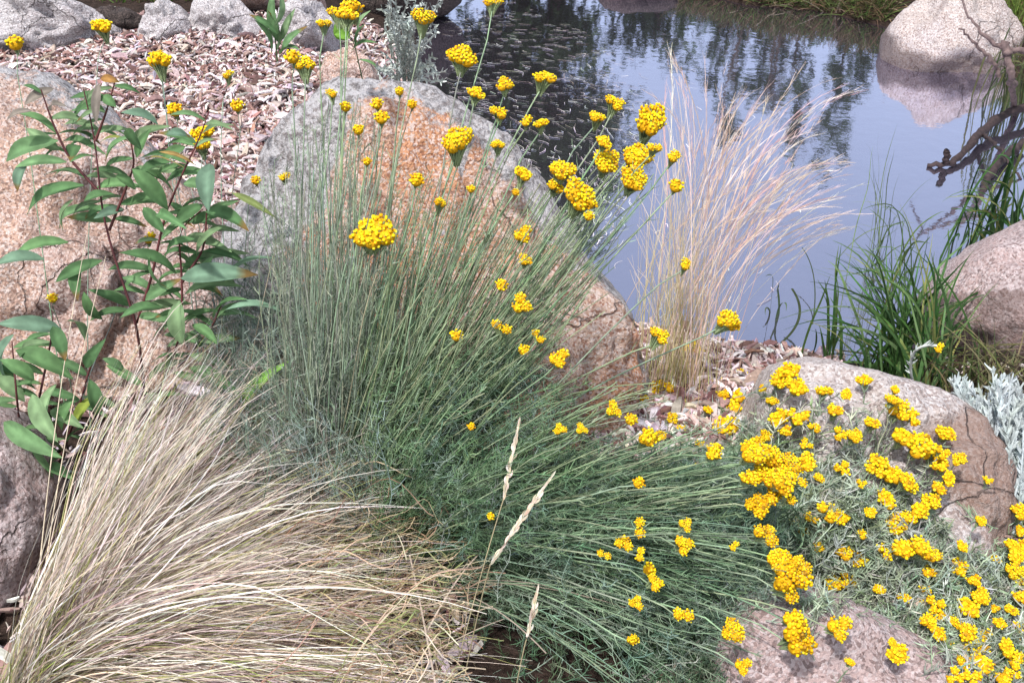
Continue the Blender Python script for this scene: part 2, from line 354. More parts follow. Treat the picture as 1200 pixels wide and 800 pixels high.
rock([(838, 735), (874, 694), (940, 688), (992, 700), (1066, 736), (1140, 778), (1215, 835), (1180, 930), (1000, 960), (860, 900), (830, 800)],
     -.01, .14, MAUVE, 'flat mauve boulder at the bottom edge below the yellow ground cover', seed=5, amp=.035, lich=.08, cpx=(1000, 815), sub=5)
rock([(1092, 345), (1120, 305), (1160, 280), (1205, 258), (1280, 238), (1360, 280), (1380, 400), (1300, 470), (1200, 450), (1130, 425), (1098, 390)],
     -.12, .42, MAUVE, 'pinkish boulder cut by the right edge behind the green strap leaves', seed=6, lich=.14, rim=.12, stain_shade_f=lambda u: .62 if u.y < .05 else 0., sub=5, amp=.05)  # underside shade painted into the lower half
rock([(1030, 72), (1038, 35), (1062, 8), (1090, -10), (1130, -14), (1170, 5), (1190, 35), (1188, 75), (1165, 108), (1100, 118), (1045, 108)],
     -.24, .36, WET_SHADE, 'round pale boulder standing in the water at the far right', seed=7, amp=.05, lich=.14, stain_shade_f=lambda u: max(0., min(1.3, (.15 - (.24 * u.y + .19 * u.z)) * 7)), sub=5, cpx=(1110, 55))  # wet base and underside shade painted together by height
rock([(-70, 12), (0, 8), (60, 6), (110, 12), (150, 32), (172, 48), (150, 62), (80, 80), (0, 90), (-70, 80)],
     .02, .45, GREY, 'flat pale grey rock in the upper left corner', 'rock', seed=8, amp=.08, lich=.3, sub=5)
rock([(162, 55), (172, 22), (196, 2), (215, 10), (232, 38), (240, 56), (200, 70)], .05, .25, GREY, 'pointed grey rock behind the bark mulch at upper left', 'rock', 'rock', seed=9, amp=.07, sub=5, lich=.3)
rock([(218, 40), (232, 8), (255, -5), (285, 5), (310, 30), (318, 52), (290, 64), (240, 62)], .05, .28, GREY, 'broad grey rock between the pointed rock and the small green seedling', 'rock', 'rock', seed=10, amp=.07, sub=5, lich=.3)
rock([(312, 60), (325, 22), (350, 6), (380, 8), (398, 30), (395, 66), (350, 76)], .05, .28, GREY, 'grey rock directly behind the small green seedling', 'rock', 'rock', seed=11, amp=.07, sub=5, lich=.25)
rock([(372, 92), (385, 66), (412, 55), (436, 72), (448, 100), (430, 120), (390, 118)], .0, .2, PINK, 'small pink rock beside the silver bush at the pond edge', 'rock', 'rock', seed=12, amp=.06, sub=5)
rock([(262, 8), (280, -12), (330, -14), (378, -8), (385, 12), (330, 18), (280, 16)], .06, .3, PINK, 'peach coloured rock at the very top left of the silver bush', 'rock', 'rock', seed=13, amp=.05, sub=4)
rock([(108, 26), (122, 12), (148, 10), (168, 20), (170, 36), (140, 42), (112, 38)], .09, .14, DARKR, 'small dark brown stone standing in for a dark hollow on the flat grey rock', 'stone', 'stone', seed=14, amp=.08, sub=4, stain_shade_f=lambda u: 0.)  # darkness of a hollow, built as a dark stone
rock([(408, -30), (430, -45), (480, -48), (540, -30), (548, -5), (520, 14), (440, 30), (412, 10)], -.1, .3, DARKR, 'dark rock shape standing in for shadow at the top edge of the pond behind the silver bush', 'rock', 'rock', seed=15, amp=.06, sub=4, stain_shade_f=lambda u: 1.)  # rock shape added where there is only dark shadow
rock([(700, -24), (725, -30), (770, -30), (800, -22), (790, -2), (745, 3), (708, -6)], -.28, .2, DARKR, 'low dark rock at the top edge of the water in the middle', 'rock', 'rock', seed=16, amp=.06, sub=4, stain_shade_f=lambda u: 1.)

from mathutils.bvhtree import BVHTree
BV = []
for o_ in [o for o in bpy.data.objects if o.name.startswith(('boulder', 'rock'))]:
    vs = [o_.location + v.co for v in o_.data.vertices]; BV.append(BVHTree.FromPolygons(vs, [list(p.vertices) for p in o_.data.polygons]))
def hit(px, py):
    d = Vector(ray(px, py)).normalized(); g = Vector(PG(px, py)); best = (g - Vector(CAM)).length; p = g
    for b in BV:
        h = b.ray_cast(Vector(CAM), d)
        if h[0] is not None and h[3] < best: best = h[3]; p = h[0]
    return np.array(p)

# ------------------------------------------------------------------ bark mulch (stuff)
def chips(n, poly, szr, zoff=.012, avoid=True):
    pp = inpoly(poly, n); g = PG(pp[:, 0], pp[:, 1]); d = pond_sd(g[:, :2]); g = g[d > .02]; n = len(g)
    L = szr * rng.lognormal(0, .45, n); W = L * rng.uniform(.10, .38, n); H = rng.uniform(.0015, .005, n)
    L = np.minimum(L, .11)
    yaw = rng.uniform(0, 6.28, n); tilt = rng.normal(0, .35, n); roll = rng.normal(0, .4, n)
    ux = np.stack([np.cos(yaw) * np.cos(tilt), np.sin(yaw) * np.cos(tilt), np.sin(tilt)], 1)
    s = unit(np.cross(np.array([0, 0, 1.]), ux)); nn = np.cross(ux, s); s2 = s * np.cos(roll)[:, None] + nn * np.sin(roll)[:, None]; n2 = np.cross(ux, s2)
    g[:, 2] += rng.uniform(0, .02, n) + zoff
    t = np.array([-1, -.33, .33, 1]); bend = rng.normal(0, .16, n)
    V = np.zeros((n, 4, 4, 3))
    for k in range(4):
        wk = np.array([.35, 1, .9, .3])[k] * rng.uniform(.7, 1.2, n)
        c = g + ux * (L / 2 * t[k])[:, None] + n2 * (bend * L * (1 - t[k] ** 2))[:, None]
        for q, (a, b) in enumerate(((-1, -1), (1, -1), (1, 1), (-1, 1))):
            V[:, k, q] = c + s2 * (a * W / 2 * wk)[:, None] + n2 * (b * H)[:, None]
    base = np.arange(n)[:, None] * 16; fs = []
    for k in range(3):
        for q in range(4): fs.append(base + np.array([k * 4 + q, k * 4 + (q + 1) % 4, k * 4 + 4 + (q + 1) % 4, k * 4 + 4 + q]))
    fs.append(base + np.array([3, 2, 1, 0])); fs.append(base + np.array([12, 13, 14, 15]))
    col = pick([(.46, .35, .32), (.60, .52, .50), (.27, .17, .15), (.15, .085, .075), (.42, .36, .37), (.72, .66, .65)], n, [.22, .17, .22, .2, .12, .07], dv=.3)
    return V.reshape(-1, 3), np.concatenate(fs), np.repeat(col, 16, 0)
mb = MB()
mb.add(*chips(30000, [(-150, 20), (420, 20), (470, 60), (520, 140), (520, 260), (250, 330), (-150, 120)], .040))
mb.add(*chips(7000, [(690, 395), (760, 390), (900, 402), (990, 425), (900, 560), (700, 560), (690, 450)], .035))
mb.add(*chips(2600, [(-100, 350), (500, 400), (560, 560), (540, 900), (-100, 900)], .035, .006))
mb.add(*chips(1500, [(700, 560), (900, 560), (1300, 640), (1300, 900), (780, 900)], .035, .006))
mb.add(*chips(260, [(1060, 425), (1300, 420), (1300, 620), (1180, 600), (1150, 500)], .035, .006))
tag(mb.build('bark_mulch', M_CHIP, smooth=False), 'pinkish brown bark chips strewn over the garden bed', 'mulch', kind='stuff')

_n = M_FLOW.node_tree; _tc = _n.nodes.new('ShaderNodeTexCoord'); _v = _n.nodes.new('ShaderNodeTexVoronoi'); _v.inputs['Scale'].default_value = 34; _n.links.new(_tc.outputs['Object'], _v.inputs['Vector'])
_b = _n.nodes.new('ShaderNodeBump'); _b.invert = True; _b.inputs['Distance'].default_value = .006; _b.inputs['Strength'].default_value = .35; _n.links.new(_v.outputs['Distance'], _b.inputs['Height']); _n.links.new(_b.outputs[0], _n.nodes['Principled BSDF'].inputs['Normal'])
for _x in _n.nodes:
    if _x.type == 'TEX_NOISE': _x.inputs['Scale'].default_value = 14
# ------------------------------------------------------------------ flower head prototypes (unit width)
def ico(sub=1):
    bm = bmesh.new(); bmesh.ops.create_icosphere(bm, subdivisions=sub, radius=1); v = np.array([x.co[:] for x in bm.verts]); f = np.array([[q.index for q in p.verts] for p in bm.faces]); bm.free(); return v, f
IV, IF = ico(1)
IV2, IF2 = ico(2)
def head_mesh(nb, domes=1, flat=.55, br=None, seed=0, pal=0):
    """corymb of small round florets on short stalks; unit width, base at z=0, dome upward"""
    r = np.random.default_rng(seed); mb = MB()
    cents = [np.zeros(3)] if domes == 1 else [np.append(np.array([math.cos(a), math.sin(a)]) * r.uniform(.12, .30), r.uniform(-.16, .10)) for a in np.arange(domes) * 6.283 / domes + r.uniform(0, 6)]
    rad = .5 if domes == 1 else r.uniform(.22, .30)
    br = br or .62 * rad / math.sqrt(nb / domes) * 1.42
    for c in cents:
        mb.add(IV2 * [rad * .80, rad * .80, rad * flat * 1.15] + c + [0, 0, .20], IF2, (.70, .37, .006))
        n = max(3, nb // domes); k = np.arange(n) + .5; ph = k * 2.39996; z = 1 - k / n * .98; rr = np.sqrt(1 - z * z)
        P = np.stack([rr * np.cos(ph), rr * np.sin(ph), z * flat * 1.5], 1) * (rad - br * .6) + r.normal(0, br * .42, (n, 3)) + c + [0, 0, .22 + 0 * br]
        for p in P:
            s = br * r.uniform(.62, 1.28); edge = np.hypot(p[0] - c[0], p[1] - c[1]) / rad
            base = np.array([.92, .69, .01]) if r.random() > .14 + .32 * edge * (pal == 0) else np.array([.78, .40, .005])
            if pal == 2: base = np.array([.80, .44, .006]) if r.random() < .6 else np.array([.86, .56, .006])
            q_ = r.random(); base = np.array([.42, .22, .02]) if q_ < .03 else np.array([.92, .74, .03]) if q_ < .25 else base
            base = base * r.uniform(.85, 1.1)
            V = IV2 if nb < 14 else IV
            bump = 1 + .14 * np.sin(V[:, :1] * 9 + s * 900) * np.sin(V[:, 1:2] * 8 + 1) + .06 * np.cos(V[:, 2:] * 11)
            mb.add(V * s * bump * [1, 1, .85] + p, IF2 if nb < 14 else IF, base)
            q = np.array([p * .95 - [0, 0, s * .5], p * .5 + [0, 0, -.08], [c[0] * .3, c[1] * .3, -.45]])[None]
            tubes(mb, bez(q[:, 0], q[:, 1], q[:, 2], 4), .022, np.array([[.34, .42, .22]]), 4)
    o = mb.build('flower_head', M_FLOW); me = o.data; bpy.data.objects.remove(o); return me
HEADS = {'s': [head_mesh(19, 1, .6, seed=i) for i in range(3)] + [head_mesh(22, 2, .6, seed=9)],
         'm': [head_mesh(48, 2, .5, seed=20), head_mesh(60, 4, .5, seed=21), head_mesh(54, 3, .55, seed=22), head_mesh(58, 3, .5, seed=24)],
         'l': [head_mesh(135, 5, .55, seed=30), head_mesh(140, 4, .6, seed=31), head_mesh(136, 5, .6, seed=32)],
         'o': [head_mesh(90, 3, .7, seed=40, pal=2), head_mesh(100, 4, .65, seed=41, pal=2)],
         'c': [head_mesh(28 + 9 * i, 3 + i // 2, .6, seed=50 + i, pal=1) for i in range(6)]}
def put_head(kind, pos, width, up, parent, stretch=1.):
    me = HEADS[kind][rng.integers(len(HEADS[kind]))]
    o = bpy.data.objects.new('flower_head', me); COL.objects.link(o); o.parent = parent
    q = Vector(up).normalized().to_track_quat('Z', 'Y'); q = q @ Matrix.Rotation(rng.uniform(0, 6.28), 3, 'Z').to_quaternion()
    o.rotation_mode = 'QUATERNION'; o.rotation_quaternion = q; o.location = [float(c) for c in pos]; o.scale = (width, width, width * stretch)
    return o

def flower_plant(name, origin, label, cat, heads, zf, basef, stemcol, group, surf=None, leafy=(26, .022, .0016), rad=.0016, hk=None, lift=.10, needlecol=None):
    root = empty(name, origin, label, cat, group); O = np.array(origin)
    for hd in heads:
        px, py, wpx = hd[:3]; kind = hd[3] if len(hd) > 3 else None; st = hd[4] if len(hd) > 4 else 1.
        z = zf(px, py) + rng.normal(0, .012); P = PZ(px, py, z) if surf is None else surf(px, py); wd = wpx * np.linalg.norm(P - CAM) / F * 1.03
        b = basef(px, py) if surf is None else P + np.array([rng.normal(-.02, .03), rng.normal(.01, .03), -.14]); bp = b.copy(); hd_ = P - bp
        ctrl = bp + hd_ * np.array([.42, .42, .5]) + np.array([rng.normal(0, .012), rng.normal(0, .012), lift * np.hypot(hd_[0], hd_[1])])
        c = bez(bp[None], ctrl[None], P[None], 14); c = wob(c, .009)
        up = unit(c[0, -1] - c[0, -2]) * .6 + np.array([0, -.25, .8]); up += rng.normal(0, .12, 3)
        c[0, -1] = P - unit(up) * wd * .38
        mb = MB(); sc = jcol(stemcol, 1, .25)
        tubes(mb, c, np.linspace(rad * 1.25, rad * .75, 14)[None], sc, 5)
        if leafy[0]: needles(mb, c, leafy[0], leafy[1], leafy[2], jcol(needlecol or stemcol, 1, .15), .1, .93, .6)
        s = mb.build('flower_stem', M_STEM, root, origin=O)
        kk = kind or ('s' if wpx < 19 else 'm' if wpx < 34 else 'l')
        put_head(kk, P - unit(up) * wd * .2 - O, wd, up, s, st)
    return root

# ---- tall yellow flowered plant in the middle
def zmain(px, py): return float(np.interp(py, [0, 150, 275, 400, 500, 650, 750, 820], [.98, .86, .72, .55, .45, .31, .22, .16]))
MAIN = [(396, 13, 30), (413, 8, 30), (405, 18, 26), (380, 26, 24), (495, 22, 34), (357, 76, 32), (343, 68, 18), (388, 108, 22), (405, 126, 14), (437, 275, 52, 'l'), (543, 66, 36), (578, 1, 26),
 (557, 110, 22), (591, 99, 22), (638, 92, 32), (586, 132, 22), (617, 143, 18), (635, 145, 19), (583, 170, 22), (535, 168, 37, 'l', 1.2), (613, 205, 28), (488, 212, 18), (515, 240, 18, 'm', 1.6),
 (699, 138, 26), (721, 122, 30), (762, 145, 38, 'l', 1.3), (707, 167, 20), (710, 188, 36), (746, 184, 36), (768, 172, 24), (791, 182, 28), (743, 210, 36), (660, 198, 34), (652, 218, 24), (680, 231, 44, 'l'),
 (792, 219, 18), (690, 254, 13), (612, 275, 24), (616, 304, 20), (588, 335, 16), (611, 357, 26), (588, 382, 30), (631, 393, 24), (614, 411, 15), (654, 420, 26), (535, 394, 16), (804, 309, 24, 'm', 1.2),
 (468, 108, 12), (442, 123, 15), (447, 139, 18), (483, 123, 12), (420, 153, 14), (430, 190, 11), (552, 222, 11), (604, 226, 10),
 (656, 503, 20), (681, 503, 19), (718, 480, 26), (739, 492, 16), (758, 515, 28, 'm', 1.3), (773, 394, 32), (748, 566, 15), (750, 618, 28), (731, 635, 22), (750, 650, 18), (708, 649, 20),
 (803, 615, 22), (801, 639, 30), (760, 667, 16), (768, 683, 26), (745, 706, 22), (802, 720, 32), (740, 750, 15, 'm', 1.6), (859, 740, 34, 'l'), (870, 780, 20), (836, 530, 26),
 (853, 376, 28, 'l', 1.5), (884, 530, 38, 'l'), (905, 536, 34, 'l'), (928, 545, 34, 'l'), (946, 542, 28, 'm'), (898, 556, 36, 'l'), (918, 562, 36, 'l'), (936, 560, 28, 'm'), (908, 578, 34, 'o'), (925, 580, 26, 'm'), (889, 592, 30, 'o'), (898, 626, 32, 'o'), (926, 672, 42, 'o', 1.2), (914, 655, 32, 'l'), (934, 662, 32, 'o'), (922, 690, 34, 'o'), (935, 750, 42, 'o', 1.3), (930, 727, 30, 'm'),
 (983, 735, 30, 'm'), (860, 640, 14), (880, 560, 26, 'm'), (575, 605, 10), (552, 500, 10)]
def bmain(px, py):
    bx = 385 + .30 * (px - 400) + rng.normal(0, 16); by = 600 + .10 * max(0, py - 300) + rng.normal(0, 18)
    if py > 480: bx += 30; by += 25
    bx = min(max(bx, 330), 560); return PG(bx, by)
OM = PG(450, 630)
SC = (.23, .31, .19)
plant = flower_plant('flowering_plant', OM, 'tall plant with fine blue green stems and yellow button flower heads in the middle', 'flowering plant', MAIN, zmain, bmain, SC, None, leafy=(34, .024, .0015), rad=.0019)
def foliage_stems(tips, zf, basef, K, lift, wob_=.014):
    T = np.array([PZ(a, b, zf(a, b) + rng.normal(0, .03)) for a, b in tips]); B = np.array([basef(a, b) for a, b in tips])
    h = T - B; ctrl = B + h * [.4, .4, .5] + rng.normal(0, .02, T.shape); ctrl[:, 2] += lift * np.hypot(h[:, 0], h[:, 1])
    return wob(bez(B, ctrl, T, K), wob_)
mb = MB()
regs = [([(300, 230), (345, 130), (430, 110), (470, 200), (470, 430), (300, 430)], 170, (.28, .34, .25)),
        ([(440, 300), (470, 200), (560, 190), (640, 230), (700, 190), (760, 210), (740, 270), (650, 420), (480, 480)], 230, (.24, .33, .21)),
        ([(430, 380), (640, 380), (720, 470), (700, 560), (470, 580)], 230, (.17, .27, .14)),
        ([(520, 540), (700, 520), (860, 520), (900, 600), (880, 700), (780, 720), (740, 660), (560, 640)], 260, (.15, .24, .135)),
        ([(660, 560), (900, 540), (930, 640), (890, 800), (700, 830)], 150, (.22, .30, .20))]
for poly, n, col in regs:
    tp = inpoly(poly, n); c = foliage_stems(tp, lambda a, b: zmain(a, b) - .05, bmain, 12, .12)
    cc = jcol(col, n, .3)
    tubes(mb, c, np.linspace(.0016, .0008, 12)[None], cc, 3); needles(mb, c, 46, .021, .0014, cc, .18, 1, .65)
# bright bare stems leaning right, with olive brown feet
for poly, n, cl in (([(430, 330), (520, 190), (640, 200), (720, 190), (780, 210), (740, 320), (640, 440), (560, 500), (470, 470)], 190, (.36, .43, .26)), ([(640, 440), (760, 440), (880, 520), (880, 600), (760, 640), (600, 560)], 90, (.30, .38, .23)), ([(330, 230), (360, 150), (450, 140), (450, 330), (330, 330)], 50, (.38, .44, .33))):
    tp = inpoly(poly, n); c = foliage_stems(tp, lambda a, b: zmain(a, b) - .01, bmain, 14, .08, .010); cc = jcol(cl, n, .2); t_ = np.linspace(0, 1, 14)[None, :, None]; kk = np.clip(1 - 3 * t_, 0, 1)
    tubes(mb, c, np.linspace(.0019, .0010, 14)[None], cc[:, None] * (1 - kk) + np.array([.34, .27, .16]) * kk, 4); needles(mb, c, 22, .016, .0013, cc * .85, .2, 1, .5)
# bushy lower right sprigs
tp = np.concatenate([inpoly([(560, 560), (720, 520), (900, 520), (960, 620), (880, 720), (860, 830), (760, 830), (730, 700), (570, 650)], 1350), inpoly([(560, 660), (740, 690), (760, 830), (600, 830)], 70)])
T = np.array([PZ(a, b, max(.08, zmain(a, b) - .12 - abs(rng.normal(0, .07)))) for a, b in tp]); B = T + np.stack([rng.normal(-.02, .06, len(T)), rng.normal(.03, .05, len(T)), -rng.uniform(.06, .16, len(T))], 1)
c = wob(bez(B, (B + T) / 2 + rng.normal(0, .025, T.shape), T, 9), .01); cc = pick([(.14, .23, .13), (.22, .30, .20), (.08, .14, .07)], len(T), dv=.3)
tubes(mb, c, .0011, cc, 3); needles(mb, c, 34, .02, .0014, cc, .0, 1, .65)
tp = inpoly([(470, 430), (600, 400), (720, 500), (900, 530), (930, 640), (880, 760), (760, 760), (660, 660), (520, 600)], 800)
T = np.array([PZ(a, b, max(.08, zmain(a, b) - .05 - abs(rng.normal(0, .05)))) for a, b in tp]); B = T + np.stack([rng.normal(-.03, .05, len(T)), rng.normal(.02, .04, len(T)), -rng.uniform(.06, .14, len(T))], 1)
c = wob(bez(B, (B + T) / 2 + rng.normal(0, .025, T.shape), T, 9), .014); cc = pick([(.20, .31, .22), (.28, .36, .29), (.12, .20, .12)], len(T), dv=.3)
tubes(mb, c, .0009, cc, 3); needles(mb, c, 36, .018, .0012, cc, .0, 1, .7)
mb.build('foliage', M_FOL, plant, origin=OM)
# grey tangled understory on the left side of the plant
mb = MB(); n = 1050; tp = inpoly([(240, 330), (310, 240), (460, 230), (490, 400), (430, 560), (300, 520), (230, 460)], n)
T = np.array([PZ(a, b, .42 - .0006 * (b - 300) + rng.normal(0, .04)) for a, b in tp]); B = T + np.stack([rng.normal(.03, .04, n), rng.normal(0, .04, n), -rng.uniform(.12, .3, n)], 1)
c = wob(bez(B, (B + T) / 2 + rng.normal(0, .03, T.shape), T, 10), .015); cc = pick([(.30, .36, .31), (.21, .28, .22), (.32, .30, .24)], n, [.4, .45, .15], dv=.25)
tubes(mb, c, .0009, cc, 3); needles(mb, c, 24, .03, .0013, cc, .05, 1, .7)
mb.build('dry_twigs', M_FOL, plant, origin=OM)

# ---- small flowered plants on the left
GRP2 = 'yellow button flower plants'
def zleft(px, py): return float(np.interp(py, [30, 130, 210, 350], [.86, .74, .64, .44]))
flower_plant('flowering_plant', PG(110, 500), 'thin yellow flowered plant leaning at the left edge among the leafy shrub', 'flowering plant',
             [(18, 52, 18), (120, 32, 28), (175, 280, 17), (62, 350, 12)], zleft, lambda a, b: PG(90 + .2 * (a - 60) + rng.normal(0, 8), 500), (.2, .27, .2), GRP2, leafy=(20, .02, .0014), rad=.0013)
flower_plant('flowering_plant', PG(265, 470), 'slender yellow flowered plant standing between the leafy shrub and tall plant', 'flowering plant',
             [(183, 62, 20), (188, 74, 28, 'm', 1.2), (267, 86, 20), (205, 130, 18), (278, 125, 16), (238, 156, 26), (236, 172, 18, 'm', 1.5), (300, 212, 12), (333, 208, 15)], zleft,
             lambda a, b: PG(265 + .15 * (a - 260) + rng.normal(0, 8), 470), (.24, .31, .25), GRP2, leafy=(30, .024, .0014), rad=.0013)

# ---- yellow ground cover at the lower right
def zr(px, py): return float(np.interp(py, [380, 450, 550, 650, 800], [.12, .17, .21, .21, .16]))
def br(px, py):
    return PG(min(max(px + rng.normal(-10, 22), 800), 1260), py + 120 + rng.normal(0, 14))
RC = [(811, 413, 32), (818, 436, 24), (845, 392, 14), (873, 411, 18), (858, 472, 34), (852, 500, 32), (951, 398, 22), (955, 410, 20), (985, 416, 22), (925, 434, 26), (912, 447, 20),
 (934, 453, 26), (912, 490, 26), (935, 487, 28), (955, 500, 16), (921, 505, 18), (966, 458, 20), (978, 481, 24), (992, 462, 14), (1013, 445, 18), (1049, 456, 13), (1052, 478, 28), (1046, 468, 18), (1068, 488, 22),
 (988, 548, 20), (985, 508, 18), (1002, 510, 20), (1022, 496, 20), (1060, 512, 30), (1078, 522, 32), (1092, 530, 28), (1108, 508, 22), (1106, 530, 18), (1028, 546, 26), (1046, 556, 28), (1064, 566, 26), (1102, 545, 20), (1124, 538, 16), (1112, 560, 18),
 (1100, 572, 22), (1090, 588, 22), (1078, 598, 24), (1064, 606, 20), (1050, 614, 26), (1038, 584, 24), (972, 598, 28), (984, 606, 22), (940, 614, 28), (950, 605, 20), (990, 645, 22), (1008, 656, 22), (1040, 645, 24), (1060, 643, 28), (1080, 640, 28), (1094, 648, 22), (1088, 670, 20),
 (978, 684, 22), (994, 679, 22), (1124, 664, 22), (1142, 680, 18), (1097, 708, 22), (1088, 726, 20), (1104, 722, 14), (1150, 698, 20), (1136, 712, 26), (1166, 713, 12), (1134, 742, 24), (1144, 758, 26), (1150, 778, 26), (1130, 775, 16), (1192, 652, 18), (1196, 674, 22), (1188, 786, 18), (1196, 622, 16),
 (1052, 765, 24), (996, 775, 12), (1046, 752, 10), (1010, 566, 12), (770, 540, 12), (785, 555, 10), (788, 490, 14), (870, 540, 14), (900, 598, 12), (1020, 600, 14), (1150, 610, 14), (1158, 562, 12), (785, 455, 18), (800, 470, 10), (1120, 792, 20), (1165, 792, 18), (1082, 706, 10), (905, 470, 14), (893, 455, 12), (842, 448, 16), (830, 480, 12), (878, 520, 14), (820, 520, 14), (945, 520, 16), (960, 560, 14), (960, 640, 14), (1010, 625, 14), (772, 455, 20), (800, 505, 16), (838, 558, 16), (775, 510, 14), (848, 462, 18), (898, 510, 16), (818, 545, 14), (862, 585, 14), (755, 470, 14), (870, 440, 16), (905, 420, 12)]
def SURF(a, b, up):
    h = hit(a, b); return h + unit(CAM - h) * up
ORr = PG(1040, 760)
cover = flower_plant('ground_cover_plant', ORr, 'low grey green plant with dense yellow button flowers spilling over the pale boulder', 'flowering plant',
                     [(a, b, c_, 'c') for a, b, c_ in RC], zr, br, (.26, .30, .22), None, surf=lambda a, b: SURF(a, b, rng.uniform(.05, .11)), leafy=(14, .02, .003), rad=.0014, lift=.05)
mb = MB(); n = 2900
tp = np.concatenate([inpoly([(760, 520), (830, 470), (950, 520), (1100, 600), (1140, 650), (1230, 640), (1250, 830), (1150, 790), (1000, 705), (900, 700), (860, 640), (760, 560)], n - 320),
                     inpoly([(830, 500), (920, 530), (1030, 590), (1100, 650), (900, 650)], 560), inpoly([(1000, 690), (1100, 670), (1200, 760), (1200, 800), (1160, 785), (1080, 730)], 260), inpoly([(740, 500), (850, 460), (880, 520), (780, 560)], 140), inpoly([(880, 450), (1000, 470), (1110, 540), (1130, 600), (930, 520)], 70)]); n = len(tp)
T = np.array([SURF(a, b, rng.uniform(.01, .075)) for a, b in tp]); B = T + np.stack([rng.normal(-.02, .05, n), rng.normal(0, .03, n), -rng.uniform(.04, .12, n)], 1)
c = wob(bez(B, (B + T) / 2 + rng.normal(0, .025, T.shape), T, 8), .012); cc = pick([(.36, .42, .33), (.28, .35, .25), (.50, .53, .46), (.18, .24, .13)], n, [.35, .3, .2, .15], dv=.25)
tubes(mb, c, .0012, cc, 3); needles(mb, c, 22, .026, .0030, cc, .05, 1, .62, K=4, droop=.2)
mb.build('foliage', M_SILV, cover, origin=ORr)

RC2 = [(1196, 600, 20), (1188, 640, 20), (1199, 700, 24), (1180, 758, 22), (1196, 738, 20), (1176, 796, 22), (1100, 742, 18), (1188, 668, 18), (1172, 730, 14), (1120, 730, 18), (1112, 760, 16), (1190, 770, 18), (1140, 794, 22), (1085, 690, 16), (1165, 655, 14), (1060, 700, 16), (1030, 690, 14), (1185, 715, 16), (1205, 640, 22), (1155, 745, 16), (1128, 640, 14)]
OR2 = PG(1190, 790)
cov2 = flower_plant('ground_cover_plant', OR2, 'grey green yellow flowered plant filling the lower right corner', 'flowering plant', [(a, b, c_, 'c') for a, b, c_ in RC2], zr, br, (.32, .37, .28), None, surf=lambda a, b: SURF(a, b, rng.uniform(.05, .11)), leafy=(14, .02, .003), rad=.0014, lift=.05)
mb = MB(); n = 700; tp = inpoly([(1070, 680), (1150, 640), (1240, 600), (1260, 840), (1190, 825), (1120, 765), (1060, 720)], n)
T = np.array([SURF(a, b, rng.uniform(.01, .08)) for a, b in tp]); B = T + np.stack([rng.normal(-.02, .05, n), rng.normal(0, .03, n), -rng.uniform(.04, .12, n)], 1)
c = wob(bez(B, (B + T) / 2 + rng.normal(0, .025, T.shape), T, 8), .012); cc = pick([(.38, .45, .36), (.28, .36, .26), (.50, .54, .47), (.18, .24, .13)], n, [.35, .3, .2, .15], dv=.25)
tubes(mb, c, .0012, cc, 3); needles(mb, c, 22, .026, .0030, cc, .05, 1, .62, K=4, droop=.2)
mb.build('foliage', M_SILV, cov2, origin=OR2)

# ------------------------------------------------------------------ dry tussock at lower left
OT = PG(34, 812)
tus = empty('grass_tussock', OT, 'big straw coloured dry grass tussock sweeping right from the lower left corner', 'ornamental grass', 'ornamental grass clumps')
def tussock_blades(n, a0, a1, l0, l1, z0, z1, cols, wts, wd, sag=.0, bow=.12):
    a = rng.uniform(a0, a1, n); l = rng.uniform(l0, l1, n)
    px = 26 + np.cos(a) * l; py = 800 - np.sin(a) * l
    f = np.clip((a - 0) / 1.3, 0, 1); z = z0 + (z1 - z0) * f + rng.normal(0, .045, n)
    T = PZ(px, py, np.maximum(z, .03)); B = OT + np.stack([rng.normal(0, .022, n), rng.normal(.0, .035, n), rng.uniform(-.01, .02, n)], 1)
    h = T - B; C = B + h * [.42, .38, .5]; C[:, 2] += bow * np.hypot(h[:, 0], h[:, 1]) + .02; C += rng.normal(0, .045, C.shape)
    c = wob(bez(B, C, T, 16), .018); c[:, :, 2] -= sag * (np.linspace(0, 1, 16) ** 3)[None] * rng.uniform(0, 1, (n, 1))
    k = pick(cols, n, wts, dv=.3, dh=.05); g = np.array([.24, .25, .09]); t = np.linspace(0, 1, 16)[None, :, None]
    mixg = np.clip(.75 - t * 1.6, 0, 1) * rng.uniform(.1, .9, (n, 1, 1)); cc = k[:, None] * (1 - mixg) + g * mixg
    return c, cc, wd * rng.uniform(.6, 1.3, (n, 1)) * np.interp(np.linspace(0, 1, 16), [0, .5, 1], [1, .85, .25])[None]
STRAW = [(.66, .56, .45), (.88, .80, .72), (.48, .38, .38), (.40, .40, .16), (.22, .15, .13)]
mb = MB()
for args in [(800, -.05, 1.15, 260, 540, .10, .42, STRAW, [.3, .3, .15, .1, .15], .0024, .03, .11),
             (480, -.1, .80, 360, 600, .10, .26, STRAW, [.25, .35, .15, .1, .15], .0022, .05, .14),
             (700, .0, 1.2, 150, 380, .10, .36, STRAW, [.2, .15, .3, .2, .15], .0021, .02, .14),
             (350, .9, 1.25, 330, 460, .3, .46, STRAW, [.35, .35, .1, .1, .1], .0021, .0, .06),
             (260, -.45, .12, 250, 560, .08, .12, STRAW, [.3, .2, .25, .15, .1], .002, .03, .12)]:
    c, cc, wd = tussock_blades(*args); ribbons(mb, c, wd, cc)
c, cc, wd = tussock_blades(70, .1, 1.15, 420, 560, .2, .46, STRAW, [.4, .5, .1, 0, 0], .0026, .0, .3); c[:, :, 2] -= .10 * np.clip(np.linspace(0, 1, 16) - .7, 0, 1)[None] / .3 * rng.uniform(0, 1.5, (70, 1)); ribbons(mb, c, wd, cc)
mb.build('blades', M_DRY, tus, origin=OT)
mb = MB(); n = 800                                  # green and brown blades low in the clump
